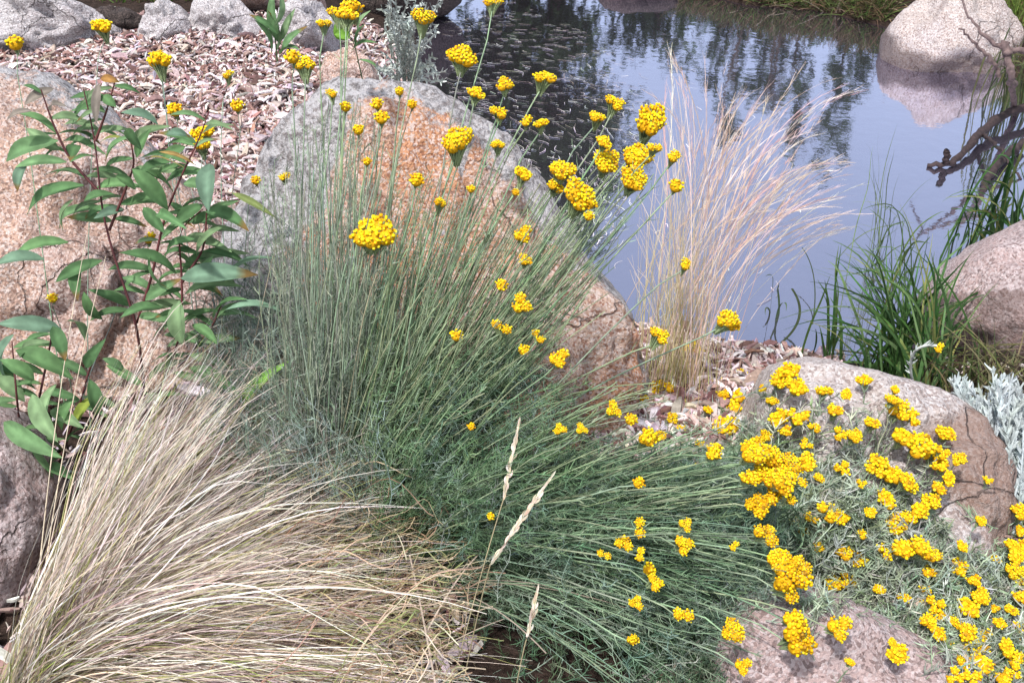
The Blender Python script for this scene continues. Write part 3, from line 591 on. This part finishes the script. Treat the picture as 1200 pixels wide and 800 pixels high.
c, cc, wd = tussock_blades(n, -.2, 1.1, 80, 420, .03, .2, [(.26, .30, .08), (.22, .15, .11), (.42, .34, .25)], [.4, .35, .25], .0022, .02, .1); ribbons(mb, c, wd, cc)
mb.build('green_blades', M_DRY, tus, origin=OT)
for (tx, ty, ox) in ((102, 275, 70), (124, 300, 84), (320, 300, 280)):
    mb = MB(); b = PZ(ox, 545, .25) if ox < 200 else PG(285, 520); t = PZ(tx, ty, .62)
    c = bez((OT if ox < 200 else b)[None], b[None] + [[0, 0, .1]], t[None], 20); tubes(mb, c, np.linspace(.0016, .0007, 20)[None], np.array([[.72, .62, .47]]), 4)
    mb.build('tall_stalk', M_DRY, tus, origin=OT)

# ---- brown fine grass between the tussock and the plant
OB = PG(395, 640)
bt = empty('grass_tussock', OB, 'low tangled brown and olive grass between the straw tussock and green plant', 'ornamental grass', 'ornamental grass clumps')
mb = MB(); n = 560; tp = inpoly([(300, 480), (430, 520), (540, 600), (590, 680), (560, 800), (430, 800), (380, 620)], n)
T = np.array([PZ(a, b, .16 + rng.normal(0, .05)) for a, b in tp]); B = T + np.stack([-abs(rng.normal(.16, .08, n)), rng.normal(0, .08, n), -rng.uniform(.05, .15, n)], 1)
C = (T + B) / 2; C[:, 2] += rng.uniform(.02, .12, n); c = wob(bez(B, C, T, 12), .02)
ribbons(mb, c, .0019, pick([(.46, .36, .23), (.28, .29, .13), (.30, .19, .12), (.62, .52, .38)], n, dv=.25)); mb.build('blades', M_DRY, bt, origin=OB)
mb = MB(); fan = [((560, 680), (690, 580 + 120)), ((555, 700), (640, 765)), ((560, 650), (500, 740)), ((420, 640), (650, 555)), ((455, 800), (590, 725)), ((480, 650), (510, 800)), ((400, 700), (570, 663)), ((430, 800), (545, 760)), ((560, 682), (735, 712))]
for a, b in fan:
    p = PZ(*a, .17); q = PZ(*b, .18); m_ = (p + q) / 2 + [0, 0, .03]; ribbons(mb, bez(p[None], m_[None], q[None], 10), .0032, np.array([[.52, .42, .34]]), side=np.array([0, .5, 1.])[None, None] * np.ones((1, 1, 3)))
mb.build('bent_stalks', M_DRY, bt, origin=OB)

# ---- three seed heads
for (a, b, c_, lab) in (((520, 800), (590, 585), (608, 496), 'pale grass seed head, highest of the three beside the dry tussock'),
                        ((540, 780), (575, 660), (648, 556), 'tan grass seed head leaning right, middle of the three over green foliage'),
                        ((600, 800), (618, 745), (630, 690), 'small tan grass seed head, lowest of the three in the dark gap')):
    z0, z1, z2 = .1, .36, .48
    if b[1] > 700: z1, z2 = .2, .28
    A, Bc, Cc = PZ(*a, .12), PZ(*b, z1), PZ(*c_, z2); A2 = PG(a[0] - 5, a[1] + 60)
    root = empty('grass_stalk', A2, lab, 'grass seed head', 'grass seed heads'); mb = MB()
    cv = bez(A2[None], (A + (Bc - A) * .6)[None], Bc[None], 14); tubes(mb, cv, .0011, np.array([[.42, .36, .22]]), 4); mb.build('stem', M_DRY, root, origin=A2)
    mb = MB(); d = Cc - Bc; n = 70; t = np.sort(rng.uniform(0, 1, n)); p = Bc + d * t[:, None]
    s = unit(np.cross(d, FW)); lat = s * (rng.normal(0, .0022, n) * np.sin(np.pi * np.clip(t + .1, 0, 1)))[:, None]; p = p - unit(d) * .004; e = p + unit(d) * .016 + lat * 1.6
    ribbons(mb, bez(p, (p + e) / 2 + lat * 1.3, e, 5), np.array([.001, .0036, .0042, .003, .0006])[None], pick([(.72, .64, .52), (.58, .48, .36)], n, dv=.15), side=FW[None, None] + rng.normal(0, .5, (n, 1, 3)))
    mb.build('seed_head', M_DRY, root, origin=A2)

# ------------------------------------------------------------------ feather grass by the water
OF = PG(790, 462)
fg = empty('feather_grass', OF, 'tall feathery fawn grass clump at the water edge bending to the right', 'ornamental grass', 'ornamental grass clumps')
mb = MB(); n = 190; tp = inpoly([(725, 300), (745, 220), (790, 90), (830, 120), (870, 160), (900, 210), (890, 290), (840, 330), (760, 360)], n)
T = np.array([PY(a, b, rng.uniform(2.35, 2.7)) for a, b in tp]); B = OF + np.stack([rng.normal(0, .06, n), rng.normal(0, .05, n), np.zeros(n)], 1); h = T - B
C = B + h * [.18, .3, .62]; c = wob(bez(B, C, T, 14), .008); k = pick([(.32, .34, .08), (.44, .42, .14), (.56, .46, .20)], n, dv=.2); kt = np.array([.66, .52, .42])
t = np.linspace(0, 1, 14)[None, :, None]; ribbons(mb, c, np.linspace(.0020, .0009, 14)[None] * rng.uniform(.6, 1.3, (n, 1)), k[:, None] * (1 - t) + kt * t)
mb.build('blades', M_DRY, fg, origin=OF)
mb = MB(); tips = [(790, 70), (783, 90), (770, 110), (835, 95), (872, 105), (905, 105), (935, 100), (920, 130), (988, 103), (965, 120), (955, 148), (900, 150), (915, 175), (880, 130), (975, 195), (985, 205), (1000, 208), (990, 215), (960, 198), (950, 225), (935, 240), (985, 235), (960, 250), (995, 262), (900, 190), (925, 205), (870, 180), (860, 150), (845, 130), (890, 230), (915, 215)]
n = 115; ii = rng.integers(len(tips), size=n); tp = np.array(tips)[ii] + rng.normal(0, 9, (n, 2))
T = np.array([PY(a, b, rng.uniform(2.35, 2.75)) for a, b in tp]); B = OF + np.stack([rng.normal(.0, .06, n), rng.normal(0, .05, n), np.zeros(n)], 1); h = T - B
C = B + h * [.22, .3, .80]; C[:, 2] += .25 * np.abs(h[:, 0]); c = wob(bez(B, C, T, 20), .01)
k = pick([(.66, .50, .42), (.80, .68, .60), (.55, .38, .30)], n, dv=.15)
ribbons(mb, c, np.interp(np.linspace(0, 1, 20), [0, .5, .7, 1], [.0014, .0013, .002, .0006])[None], k)
needles(mb, c, 34, .035, .0009, k, .55, 1, .2)
mb.build('plumes', M_DRY, fg, origin=OF)

# ------------------------------------------------------------------ leafy shrubs
def leafy(name, origin, label, stems, leaves, yf, cols, group, wscale=1.25, extra=0, stemcol=(.10, .03, .03), srad=.0035):
    root = empty(name, origin, label, 'leafy plant', group); O = np.array(origin)
    for st in stems:
        P = [PY(x, y, yf(x, y)) for x, y in st]; P = np.array(P)
        if st[0][1] > 380: P[0] = PG(*st[0])
        kk = 20; t = np.linspace(0, len(P) - 1, kk); ii = np.minimum(t.astype(int), len(P) - 2); f = (t - ii)[:, None]
        c = P[ii] * (1 - f) + P[ii + 1] * f
        for _ in range(3): c[1:-1] = (c[:-2] + c[1:-1] * 2 + c[2:]) / 4
        m_ = MB(); tubes(m_, c[None], np.linspace(srad, srad * .35, kk)[None], jcol(stemcol, 1, .1), 6); m_.build('stem', M_STEM, root, origin=O)
    m_ = MB()
    for lf in leaves:
        (ax, ay), (bx, by), wd = lf[:3]; y = yf(ax, ay) + rng.normal(0, .03); dy = rng.normal(0, .035)
        a = PY(ax, ay, y); b = PY(bx, by, y + dy - .02); col = lf[3] if len(lf) > 3 else cols[rng.integers(len(cols))]
        col = np.array(col) * rng.uniform(.85, 1.15)
        leaf(m_, a, b, wd * wscale * .72 * np.linalg.norm(a - CAM) / F, col)
    for _ in range(extra):
        st = stems[rng.integers(len(stems))]; k = rng.integers(1, len(st)); f = rng.uniform(0, 1); ax = st[k - 1][0] * f + st[k][0] * (1 - f); ay = st[k - 1][1] * f + st[k][1] * (1 - f)
        an = rng.choice([rng.uniform(-.6, .5), rng.uniform(2.6, 3.8)]); l_ = rng.uniform(26, 62); y = yf(ax, ay) + rng.uniform(.02, .14)
        a = PY(ax, ay, y); b = PY(ax + math.cos(an) * l_, ay - math.sin(an) * l_, y + rng.normal(0, .04)); leaf(m_, a, b, l_ * .26 * 2 / F, np.array(cols[rng.integers(len(cols))]) * rng.uniform(.8, 1.1))
    m_.build('foliage', M_LEAF, root, origin=O); return root
LG = [(.11, .21, .085), (.13, .235, .105), (.085, .17, .07), (.17, .26, .13)]
BL = (.14, .23, .155); GB = (.22, .19, .16)
leafy('leafy_shrub', PG(168, 520), 'green leafy shrub with dark red stems in front of the pink boulder',
      [[(175, 520), (163, 385), (150, 350), (122, 265), (116, 215), (112, 165), (98, 105)], [(160, 378), (180, 320), (190, 260), (215, 200), (235, 160), (245, 130)], [(116, 225), (80, 185), (60, 140), (48, 105)], [(128, 270), (150, 215), (158, 190), (150, 150)],
       [(180, 470), (212, 400), (214, 330), (208, 270), (238, 245)], [(200, 440), (248, 385), (262, 350)], [(112, 165), (125, 130), (135, 95)], [(214, 330), (240, 290), (245, 200)]],
      [((68, 165), (2, 188), 22), ((78, 190), (16, 194), 14), ((70, 176), (30, 150), 16), ((98, 143), (56, 138), 15), ((98, 217), (26, 248), 20), ((98, 236), (134, 226), 13), ((86, 234), (71, 270), 15), ((32, 190), (19, 224), 15, BL),
       ((90, 170), (82, 188), 16), ((185, 146), (142, 130), 17, BL), ((155, 160), (120, 190), 16), ((166, 176), (146, 148), 12), ((160, 185), (176, 150), 12), ((217, 172), (188, 188), 14), ((195, 158), (224, 160), 14, BL), ((155, 198), (198, 246), 22), ((168, 243), (193, 273), 15), ((246, 192), (243, 246), 24, BL),
       ((242, 203), (190, 213), 18), ((272, 226), (323, 254), 9, (.16, .20, .07)), ((240, 248), (292, 268), 22), ((238, 240), (202, 264), 16), ((206, 288), (269, 290), 20), ((206, 320), (142, 293), 20), ((212, 326), (300, 320), 25, BL), ((262, 330), (320, 298), 22, BL), ((215, 346), (282, 332), 18), ((210, 352), (212, 405), 24),
       ((190, 360), (140, 370), 16), ((170, 352), (212, 326), 14), ((262, 364), (338, 364), 15, BL), ((250, 372), (286, 347), 15), ((80, 284), (14, 297), 18), ((52, 304), (-8, 308), 18, BL), ((120, 305), (62, 330), 16), ((92, 308), (90, 352), 16), ((98, 342), (120, 377), 15),
       ((200, 190), (160, 205), 16), ((175, 300), (195, 340), 12), ((230, 300), (262, 262), 14), ((250, 300), (236, 340), 14), ((180, 230), (150, 240), 14), ((215, 215), (250, 222), 16), ((225, 262), (262, 250), 14), ((135, 205), (160, 222), 12),
       ((63, 104), (27, 122), 12, GB), ((38, 130), (6, 140), 10, GB), ((116, 98), (112, 145), 11, GB), ((118, 92), (140, 96), 10, (.30, .16, .05)), ((120, 112), (136, 125), 12), ((60, 130), (75, 122), 9, GB), ((186, 178), (230, 192), 6, (.30, .20, .07)), ((160, 192), (214, 191), 5, (.26, .22, .08)), ((150, 165), (115, 165), 8, (.2, .22, .06)), ((185, 250), (215, 265), 13), ((228, 280), (190, 300), 15), ((145, 245), (110, 255), 12, BL), ((222, 430), (283, 463), 18), ((285, 478), (332, 424), 17, (.15, .30, .06)), ((290, 470), (306, 500), 8, (.16, .28, .05)), ((240, 495), (280, 515), 14), ((225, 380), (255, 402), 14)],
      lambda x, y: float(np.interp(y, [90, 400, 560], [2.08, 1.98, 1.9])) - .0002 * (x - 160), LG, 'broad leaved green plants', extra=110)
leafy('leafy_shrub', PG(30, 560), 'low broad leaved plant at the left edge above the mauve boulder',
      [[(30, 560), (45, 470), (60, 400), (62, 370)], [(30, 560), (20, 470), (14, 400)], [(70, 540), (95, 470), (105, 430), (120, 395)]],
      [((72, 386), (-4, 378), 20, BL), ((62, 382), (77, 422), 17), ((16, 392), (4, 446), 24, BL), ((18, 410), (86, 442), 24), ((38, 462), (66, 518), 22), ((5, 494), (70, 536), 22), ((66, 450), (50, 502), 18), ((105, 444), (116, 488), 17), ((-6, 440), (30, 470), 20), ((100, 430), (122, 398), 14), ((30, 520), (62, 560), 18), ((40, 445), (0, 420), 18), ((60, 480), (96, 500), 16), ((84, 470), (70, 505), 16), ((20, 500), (40, 545), 18), ((110, 465), (86, 500), 15, (.22, .28, .05)), ((100, 400), (80, 372), 12), ((120, 420), (148, 436), 12), ((55, 545), (85, 560), 14)],
      lambda x, y: float(np.interp(y, [370, 560], [1.86, 1.74])), LG, 'broad leaved green plants', extra=30)
leafy('leafy_seedling', PG(325, 72), 'small upright green seedling among the grey rocks at upper left', [[(325, 72), (322, 40), (318, 5)]],
      [((322, 62), (316, 10), 14), ((326, 50), (318, -12), 13), ((330, 62), (358, 30), 10), ((325, 40), (292, 16), 8), ((330, 48), (345, 10), 9), ((318, 62), (300, 22), 12), ((328, 64), (350, 56), 13), ((322, 30), (330, -10), 11)],
      lambda x, y: 4.6 + 0 * x, LG, 'broad leaved green plants', srad=.004, stemcol=(.1, .16, .06))
leafy('leafy_seedling', PG(425, 95), 'small rounded leaf plant beside the silver bush at the top', [[(425, 95), (415, 50), (400, 30)]],
      [((405, 48), (396, 20), 20, (.14, .28, .04)), ((418, 55), (426, 28), 14), ((412, 60), (440, 48), 10), ((410, 45), (392, 40), 14, (.14, .28, .04)), ((418, 70), (450, 85), 6), ((420, 40), (432, 12), 12)],
      lambda x, y: 4.1 + 0 * x, LG, 'broad leaved green plants', srad=.003, stemcol=(.1, .16, .06))

# ------------------------------------------------------------------ silver bushes
def silver(name, base, label, tips, yr, nsp, col, lw=.006, ll=.02, per=40, rad=.003):
    O = PG(*base); root = empty(name, O, label, 'silver bush', 'silver leaved bushes'); mb_ = MB()
    tp = np.array(tips, float)[rng.integers(len(tips), size=nsp)] + rng.normal(0, 7, (nsp, 2))
    T = np.array([PY(a, b, rng.uniform(*yr)) for a, b in tp]); B = O + rng.normal(0, .03, (nsp, 3)) * [1, 1, .2]
    c = wob(bez(B, B + (T - B) * [.3, .4, .6] + rng.normal(0, .02, T.shape), T, 14), .012); cc = jcol(col, nsp, .15, .02)
    tubes(mb_, c, np.linspace(rad, rad * .5, 14)[None], cc, 4); mb_.build('stems', M_SILV, root, origin=O)
    mb_ = MB(); needles(mb_, c, per, ll, lw, cc, .3, 1, .55, K=4); mb_.build('foliage', M_SILV, root, origin=O)
silver('silver_bush', (478, 118), 'tall silver grey bush with upright sprigs behind the orange boulder', [(450, 10), (455, 40), (462, -5), (470, 20), (480, -10), (492, 15), (505, 5), (515, 10), (500, 40), (450, 60), (510, 70), (445, 80), (515, 90), (485, 40)], (3.7, 4.1), 46, (.44, .48, .44), .009, .035, 34, .004)
silver('silver_bush', (1172, 620), 'woolly silver white bush at the right edge beyond the pale boulder', [(1150, 470), (1170, 455), (1190, 450), (1160, 500), (1185, 490), (1200, 470), (1150, 540), (1175, 530), (1200, 520), (1180, 570), (1200, 560), (1165, 580), (1215, 500), (1200, 600), (1130, 450), (1145, 490), (1220, 550)], (1.95, 2.3), 190, (.42, .47, .47), .008, .020, 70, .004)
O = PG(1112, 470); sb = empty('flower_sprig', O, 'bent silver sprig carrying one yellow flower in front of the strap leaves', 'flower')
mb = MB(); P0 = O; pts = [PY(1098, 440, 2.3), PY(1068, 445, 2.3)]
c = bez(PY(1068, 440, 2.35)[None], PY(1062, 400, 2.33)[None], PY(1098, 405, 2.3)[None], 12); O2 = PG(1074, 470)
tubes(mb, np.concatenate([bez(O2[None], PY(1070, 452, 2.36)[None], c[:, 0], 8)[:, :-1], c], 1), .004, np.array([[.5, .53, .5]]), 5)
needles(mb, c, 26, .02, .006, np.array([[.52, .56, .54]]), 0, .9, .6, K=4)
s = mb.build('stem', M_SILV, sb, origin=np.array(sb.location)); put_head('s', PY(1099, 410, 2.3) - np.array(sb.location), .034, (.1, -.3, .7), s)

# ------------------------------------------------------------------ strap leaved clumps and reeds
def strap(name, base, label, tips, y, col, wd, grp, n=1, spread=.05, jit=10, bow=.55, kd='blades', cat='water plant'):
    O = PG(*base); O = O if O[2] > WZ - .03 else PZ(*base, WZ - .02); root = empty(name, O, label, cat, grp); mb_ = MB()
    tp = np.repeat(np.array(tips, float), n, 0) + rng.normal(0, jit, (len(tips) * n, 2)); N = len(tp)
    T = np.array([PY(a, b, rng.uniform(*y)) for a, b in tp]); T[:, 2] = np.maximum(T[:, 2], WZ + .005)
    B = O + rng.normal(0, spread, (N, 3)) * [1, 1, 0]; h = T - B; C = B + h * [.3, .3, bow]; C[:, 2] += .35 * np.hypot(h[:, 0], h[:, 1])
    c = wob(bez(B, C, T, 12), .008); wl = wd * rng.uniform(.6, 1.25, (N, 1)) * np.interp(np.linspace(0, 1, 12), [0, .3, .75, 1], [.8, 1, .7, .08])[None]
    ribbons(mb_, c, wl, pick(col, N, dv=.25), side=np.array([0, -.5, .8]) + rng.normal(0, .45, (N, 1, 3))); mb_.build(kd, M_LEAF, root, origin=O); return root
GRN = [(.05, .12, .03), (.08, .17, .05), (.14, .23, .09), (.03, .07, .02), (.22, .24, .08)]
strap('strap_leaf_clump', (1062, 448), 'dense arching strap leaved green clump between the pale boulder and pond',
      [(975, 300), (990, 290), (1010, 300), (1040, 300), (1055, 290), (1078, 290), (1100, 300), (1110, 320), (1150, 345), (1120, 350), (960, 350), (975, 380), (1000, 340), (1020, 360), (1085, 300), (1060, 320), (1040, 330), (1130, 400), (1105, 420), (1140, 370), (1010, 395), (1030, 410), (990, 305), (1160, 350), (1120, 300), (950, 330), (940, 390), (985, 420), (1150, 400)], (2.55, 3.0), GRN, .009, 'strap leaved water plants', 5, .07, 17)
strap('strap_leaf_clump', (1165, 300), 'strap leaved green clump behind the pinkish boulder at the right edge', [(1120, 235), (1135, 225), (1150, 210), (1165, 220), (1190, 190), (1200, 230), (1140, 260), (1110, 265), (1175, 170), (1205, 150), (1195, 260), (1130, 280)], (3.3, 3.8), GRN, .011, 'strap leaved water plants', 6, .08)
strap('reed_clump', (1185, 130), 'dark upright reeds beside the round boulder at the far right', [(1170, 60), (1180, 50), (1190, 60), (1200, 45), (1175, 90), (1165, 75), (1195, 80), (1208, 60), (1185, 100)], (4.9, 5.3), [(.10, .14, .05), (.08, .10, .05), (.16, .16, .07)], .008, 'reeds in the pond', 7, .10, 6, .6)
strap('reed_clump', (1022, 322), 'sparse thin reeds standing in open water left of the pinkish boulder', [(1040, 150), (1018, 172), (1047, 180), (1020, 205), (1008, 230), (1050, 208), (1060, 240), (1000, 262), (1072, 262), (1090, 208)], (3.4, 3.6), [(.16, .22, .10), (.10, .14, .06)], .0032, 'reeds in the pond', 2, .05, 5, .6)
strap('reed_clump', (972, 425), 'few broad dark reeds at the near pond edge left of the strap leaves', [(985, 292), (962, 330), (975, 320), (968, 345), (958, 380), (990, 380)], (2.8, 2.95), [(.05, .10, .03), (.08, .14, .04)], .010, 'reeds in the pond', 2, .03, 4, .6)
strap('reed_clump', (905, 372), 'drooping lone leaves rising from open water beside the feather grass', [(900, 322), (920, 362), (912, 330), (895, 365)], (3.1, 3.2), [(.06, .09, .04)], .007, 'reeds in the pond', 1, .015, 2, .9)
mbx = MB()
for p in ([(928, 338), (952, 372), (915, 402)], [(940, 290), (962, 320), (952, 380)]):
    q = np.array([PZ(a, b, WZ + z) for (a, b), z in zip(p, (.10, .07, 0))]); ribbons(mbx, bez(q[:1], q[1:2] , q[2:3], 14), .009 if p[0][0] < 935 else .004, np.array([[.04, .055, .025]]), side=np.array([0, 0, 1.])[None, None])
o = mbx.build('drooping_reed_leaf', M_LEAF); tag(o, 'two curved dark reed leaves bending into the water near the pale boulder', 'reed leaf')

strap('sedge_clump', (1150, 478), 'dark olive tangled sedge in the shade under the pinkish boulder', [(1090, 420), (1110, 400), (1130, 410), (1150, 395), (1170, 405), (1190, 410), (1210, 420), (1100, 450), (1140, 440), (1180, 440), (1120, 380)], (2.35, 2.7), [(.07, .09, .03), (.13, .13, .05), (.05, .035, .025), (.20, .17, .09)], .005, 'strap leaved water plants', 14, .09, 12)
strap('strap_leaf_clump', (1050, 330), 'dark curling strap leaves standing in the pond beyond the dense green clump', [(1005, 290), (1015, 250), (1030, 300), (1060, 262), (1075, 285), (1085, 320), (1045, 250), (1100, 250), (1095, 275)], (3.3, 3.7), [(.04, .08, .025), (.08, .13, .04)], .007, 'strap leaved water plants', 2, .07, 6, .9)
# far bank grasses
mb = MB(); n = 5200; tp = inpoly([(790, -16), (815, -10), (880, 4), (950, 12), (1035, 28), (1050, 10), (1060, -40), (800, -60)], n); G = PG(tp[:, 0], tp[:, 1])
hh = rng.uniform(.0, .15, n); T = G + np.stack([rng.normal(0, .09, n), rng.normal(-.06, .07, n), hh], 1); C = (G + T) / 2 + [0, 0, .02]
ribbons(mb, bez(G, C, T, 5), np.linspace(.008, .002, 5)[None], pick([(.20, .14, .08), (.12, .17, .05), (.07, .05, .03), (.34, .28, .19), (.06, .10, .03)], n, [.28, .2, .3, .08, .14], dv=.3))
n = 2600; tp = inpoly([(1140, 10), (1160, -30), (1260, -40), (1260, 60), (1195, 40)], n); G = PG(tp[:, 0], tp[:, 1]); T = G + np.stack([rng.normal(0, .05, n), rng.normal(0, .05, n), rng.uniform(.05, .2, n)], 1)
ribbons(mb, bez(G, (G + T) / 2, T, 5), np.linspace(.008, .002, 5)[None], pick([(.14, .22, .05), (.22, .30, .08), (.16, .13, .06)], n, dv=.3))
n = 2400; tp = inpoly([(60, -14), (120, 4), (200, 4), (320, -6), (600, -40), (60, -60)], n); G = PG(tp[:, 0], tp[:, 1]); T = G + np.stack([rng.normal(0, .06, n), rng.normal(0, .05, n), rng.uniform(.04, .2, n)], 1)
ribbons(mb, bez(G, (G + T) / 2, T, 5), np.linspace(.01, .002, 5)[None], pick([(.10, .16, .04), (.16, .20, .06), (.12, .08, .04)], n, dv=.3))
tag(mb.build('bank_grass', M_LEAF), 'brown and green grass growing along the far pond bank', 'grass', kind='stuff')

# floating litter on the pond
mb = MB(); n = 960; tp = np.concatenate([inpoly([(520, 20), (600, 0), (700, 40), (760, 120), (740, 250), (690, 300), (600, 220), (530, 120)], 900), inpoly([(700, 60), (800, 60), (960, 200), (900, 380), (760, 380), (700, 300)], 60)])
G = PZ(tp[:, 0], tp[:, 1], WZ + .004); an = np.arctan2((G[:, 1] - 4.2) * 1., G[:, 0] + .7) + 1.57 + rng.normal(0, .45, n); L = rng.uniform(.02, .085, n); d = np.stack([np.cos(an), np.sin(an), 0 * an], 1)
ribbons(mb, bez(G - d * L[:, None] / 2, G + rng.normal(0, .012, (n, 3)) * [1, 1, 0], G + d * L[:, None] / 2, 5), rng.uniform(.001, .0032, (n, 1)), pick([(.62, .60, .60), (.50, .47, .46), (.25, .22, .2)], n, dv=.3), side=np.array([0, 0, 1.])[None, None])
tag(mb.build('floating_litter', M_CHIP), 'pale plant litter drifting in a swirl on the dark water', 'litter', kind='stuff')

# ------------------------------------------------------------------ driftwood
def branch(name, pts, rads, label, col):
    P = np.array([p for p in pts]); K = 26; t = np.linspace(0, len(P) - 1, K); ii = np.minimum(t.astype(int), len(P) - 2); f = (t - ii)[:, None]; c = P[ii] * (1 - f) + P[ii + 1] * f
    for _ in range(2): c[1:-1] = (c[:-2] + c[1:-1] * 2 + c[2:]) / 4
    c += rng.normal(0, .004, c.shape); r = np.interp(t, range(len(rads)), rads) * rng.uniform(.85, 1.2, K); return c[None], r[None], np.array([col])
def driftwood(label, segs, col):
    O = np.array(segs[0][0][0]); root = empty('driftwood', O, label, 'driftwood', 'dead branches by the pond')
    for i_, (pts, rads) in enumerate(segs):
        m_ = MB(); tubes(m_, *branch('x', pts, rads, '', col), 8); m_.build('limb' if i_ == 0 else 'side_branch', M_WOOD, root, origin=O)
driftwood('forked bleached dead branch leaning on the round boulder at far right', [([PZ(1122, -8, .28), PY(1140, 25, 5.0), PY(1162, 52, 4.95), PY(1192, 60, 4.95), PY(1230, 62, 5.0)], [.004, .006, .010, .013, .015]),
          ([PY(1126, 34, 4.9), PY(1142, 52, 4.92), PY(1160, 68, 4.94), PY(1172, 90, 4.95)], [.004, .007, .011, .010]), ([PY(1178, 50, 4.95), PY(1186, 90, 4.9), PZ(1190, 135, WZ)], [.02, .016, .014])], (.13, .09, .085))
driftwood('dark waterlogged branch lying half sunk in the pond below the round boulder', [([PZ(1088, 194, WZ + .01), PZ(1118, 192, WZ + .02), PZ(1140, 165, WZ + .05), PZ(1165, 140, WZ + .06), PZ(1215, 120, WZ + .08)], [.008, .015, .019, .022, .022]),
          ([PZ(1109, 192, WZ + .02), PZ(1109, 178, WZ + .08)], [.012, .014]), ([PZ(1145, 235, WZ - .01), PZ(1165, 195, WZ + .03), PZ(1200, 165, WZ + .04)], [.010, .018, .018]), ([PZ(1150, 155, WZ + .05), PZ(1172, 175, WZ + .10), PZ(1196, 210, WZ)], [.010, .008, .006])], (.035, .022, .022))

# ------------------------------------------------------------------ trees behind the pond (seen mirrored in the water)
def tree(x, y, h, cr, nl, label, tr=.10, leafcol=(.05, .08, .035), low=.15):
    z0 = float(gz(x, y)); O = np.array([x, y, z0]); root = empty('tree', O, label, 'tree', 'trees beyond the pond'); mb_ = MB()
    B = O[None]; T = (O + [rng.normal(0, .2), rng.normal(0, .2), h * .92])[None]; c = wob(bez(B, (B + T) / 2 + rng.normal(0, .12, (1, 3)), T, 12), .08)
    tubes(mb_, c, np.linspace(tr, tr * .2, 12)[None], np.array([[.10, .075, .06]]), 8); k = 22; idx = rng.integers(2, 11, k); S_ = c[0, idx]
    E = S_ + np.stack([rng.normal(0, cr * .6, k), rng.normal(0, cr * .6, k), rng.uniform(.1, .25, k) * h], 1); lb = bez(S_, (S_ + E) / 2 + rng.normal(0, .1, (k, 3)), E, 8)
    tubes(mb_, lb, np.linspace(tr * .3, tr * .07, 8)[None], np.tile([[.10, .075, .06]], (k, 1)), 5); mb_.build('trunk', M_WOOD, root, origin=O)
    mb_ = MB(); m = 60; cc_ = O + np.stack([rng.normal(0, cr * .5, m), rng.normal(0, cr * .5, m), rng.uniform(low, 1.05, m) * h], 1)
    p = cc_[rng.integers(m, size=nl)] + rng.normal(0, cr * .17, (nl, 3)); d = unit(rng.normal(size=(nl, 3)) + [0, 0, -.4]) * rng.uniform(.07, .15, (nl, 1))
    ribbons(mb_, bez(p, p + d * .5, p + d, 3), np.array([.01, .05, .01])[None], jcol(leafcol, nl, .4)); mb_.build('crown', M_LEAF, root, origin=O)
for (px, yy_, h, cr, nl, lab) in ((500, 10.2, 3.6, 1.0, 9000, 'dark dense tree mirrored at the left end of the pond'), (585, 10.6, 3.9, .9, 9000, 'tall dark tree mirrored in the left part of the pond'), (650, 10.4, 2.7, .7, 6000, 'shorter dark tree mirrored in the middle of the pond'),
                                  (985, 11.0, 2.3, .16, 420, 'thin young tree mirrored right of the feather grass plumes'), (885, 11.4, 1.7, .14, 260, 'slim sapling mirrored behind the feather grass plumes'), (760, 11.2, 1.0, .45, 1200, 'low bushy tree mirrored at the top middle of the water'),
                                  (1050, 11.5, .8, .5, 1000, 'low shrubby tree mirrored next to the round boulder'), (820, 11.8, .9, .4, 600, 'short tree mirrored in the water left of the plumes'),
  (835, 11.5, 1.5, .10, 200, 'very slim sapling mirrored at the top left of the feather grass'), (860, 11.2, 2.0, .10, 240, 'slim leaning sapling mirrored above the feather grass'), (910, 11.3, 1.6, .12, 240, 'short slim sapling mirrored above the longest plumes'), (940, 11.1, 2.1, .10, 220, 'slim sapling mirrored close to the thin young tree'), (1010, 11.4, 1.5, .12, 260, 'short sapling mirrored left of the round boulder')):
    d = ray(px, 100); tree(float(d[0] / d[1] * yy_), yy_, h, cr, nl, lab, .03 if cr < .5 else .1)
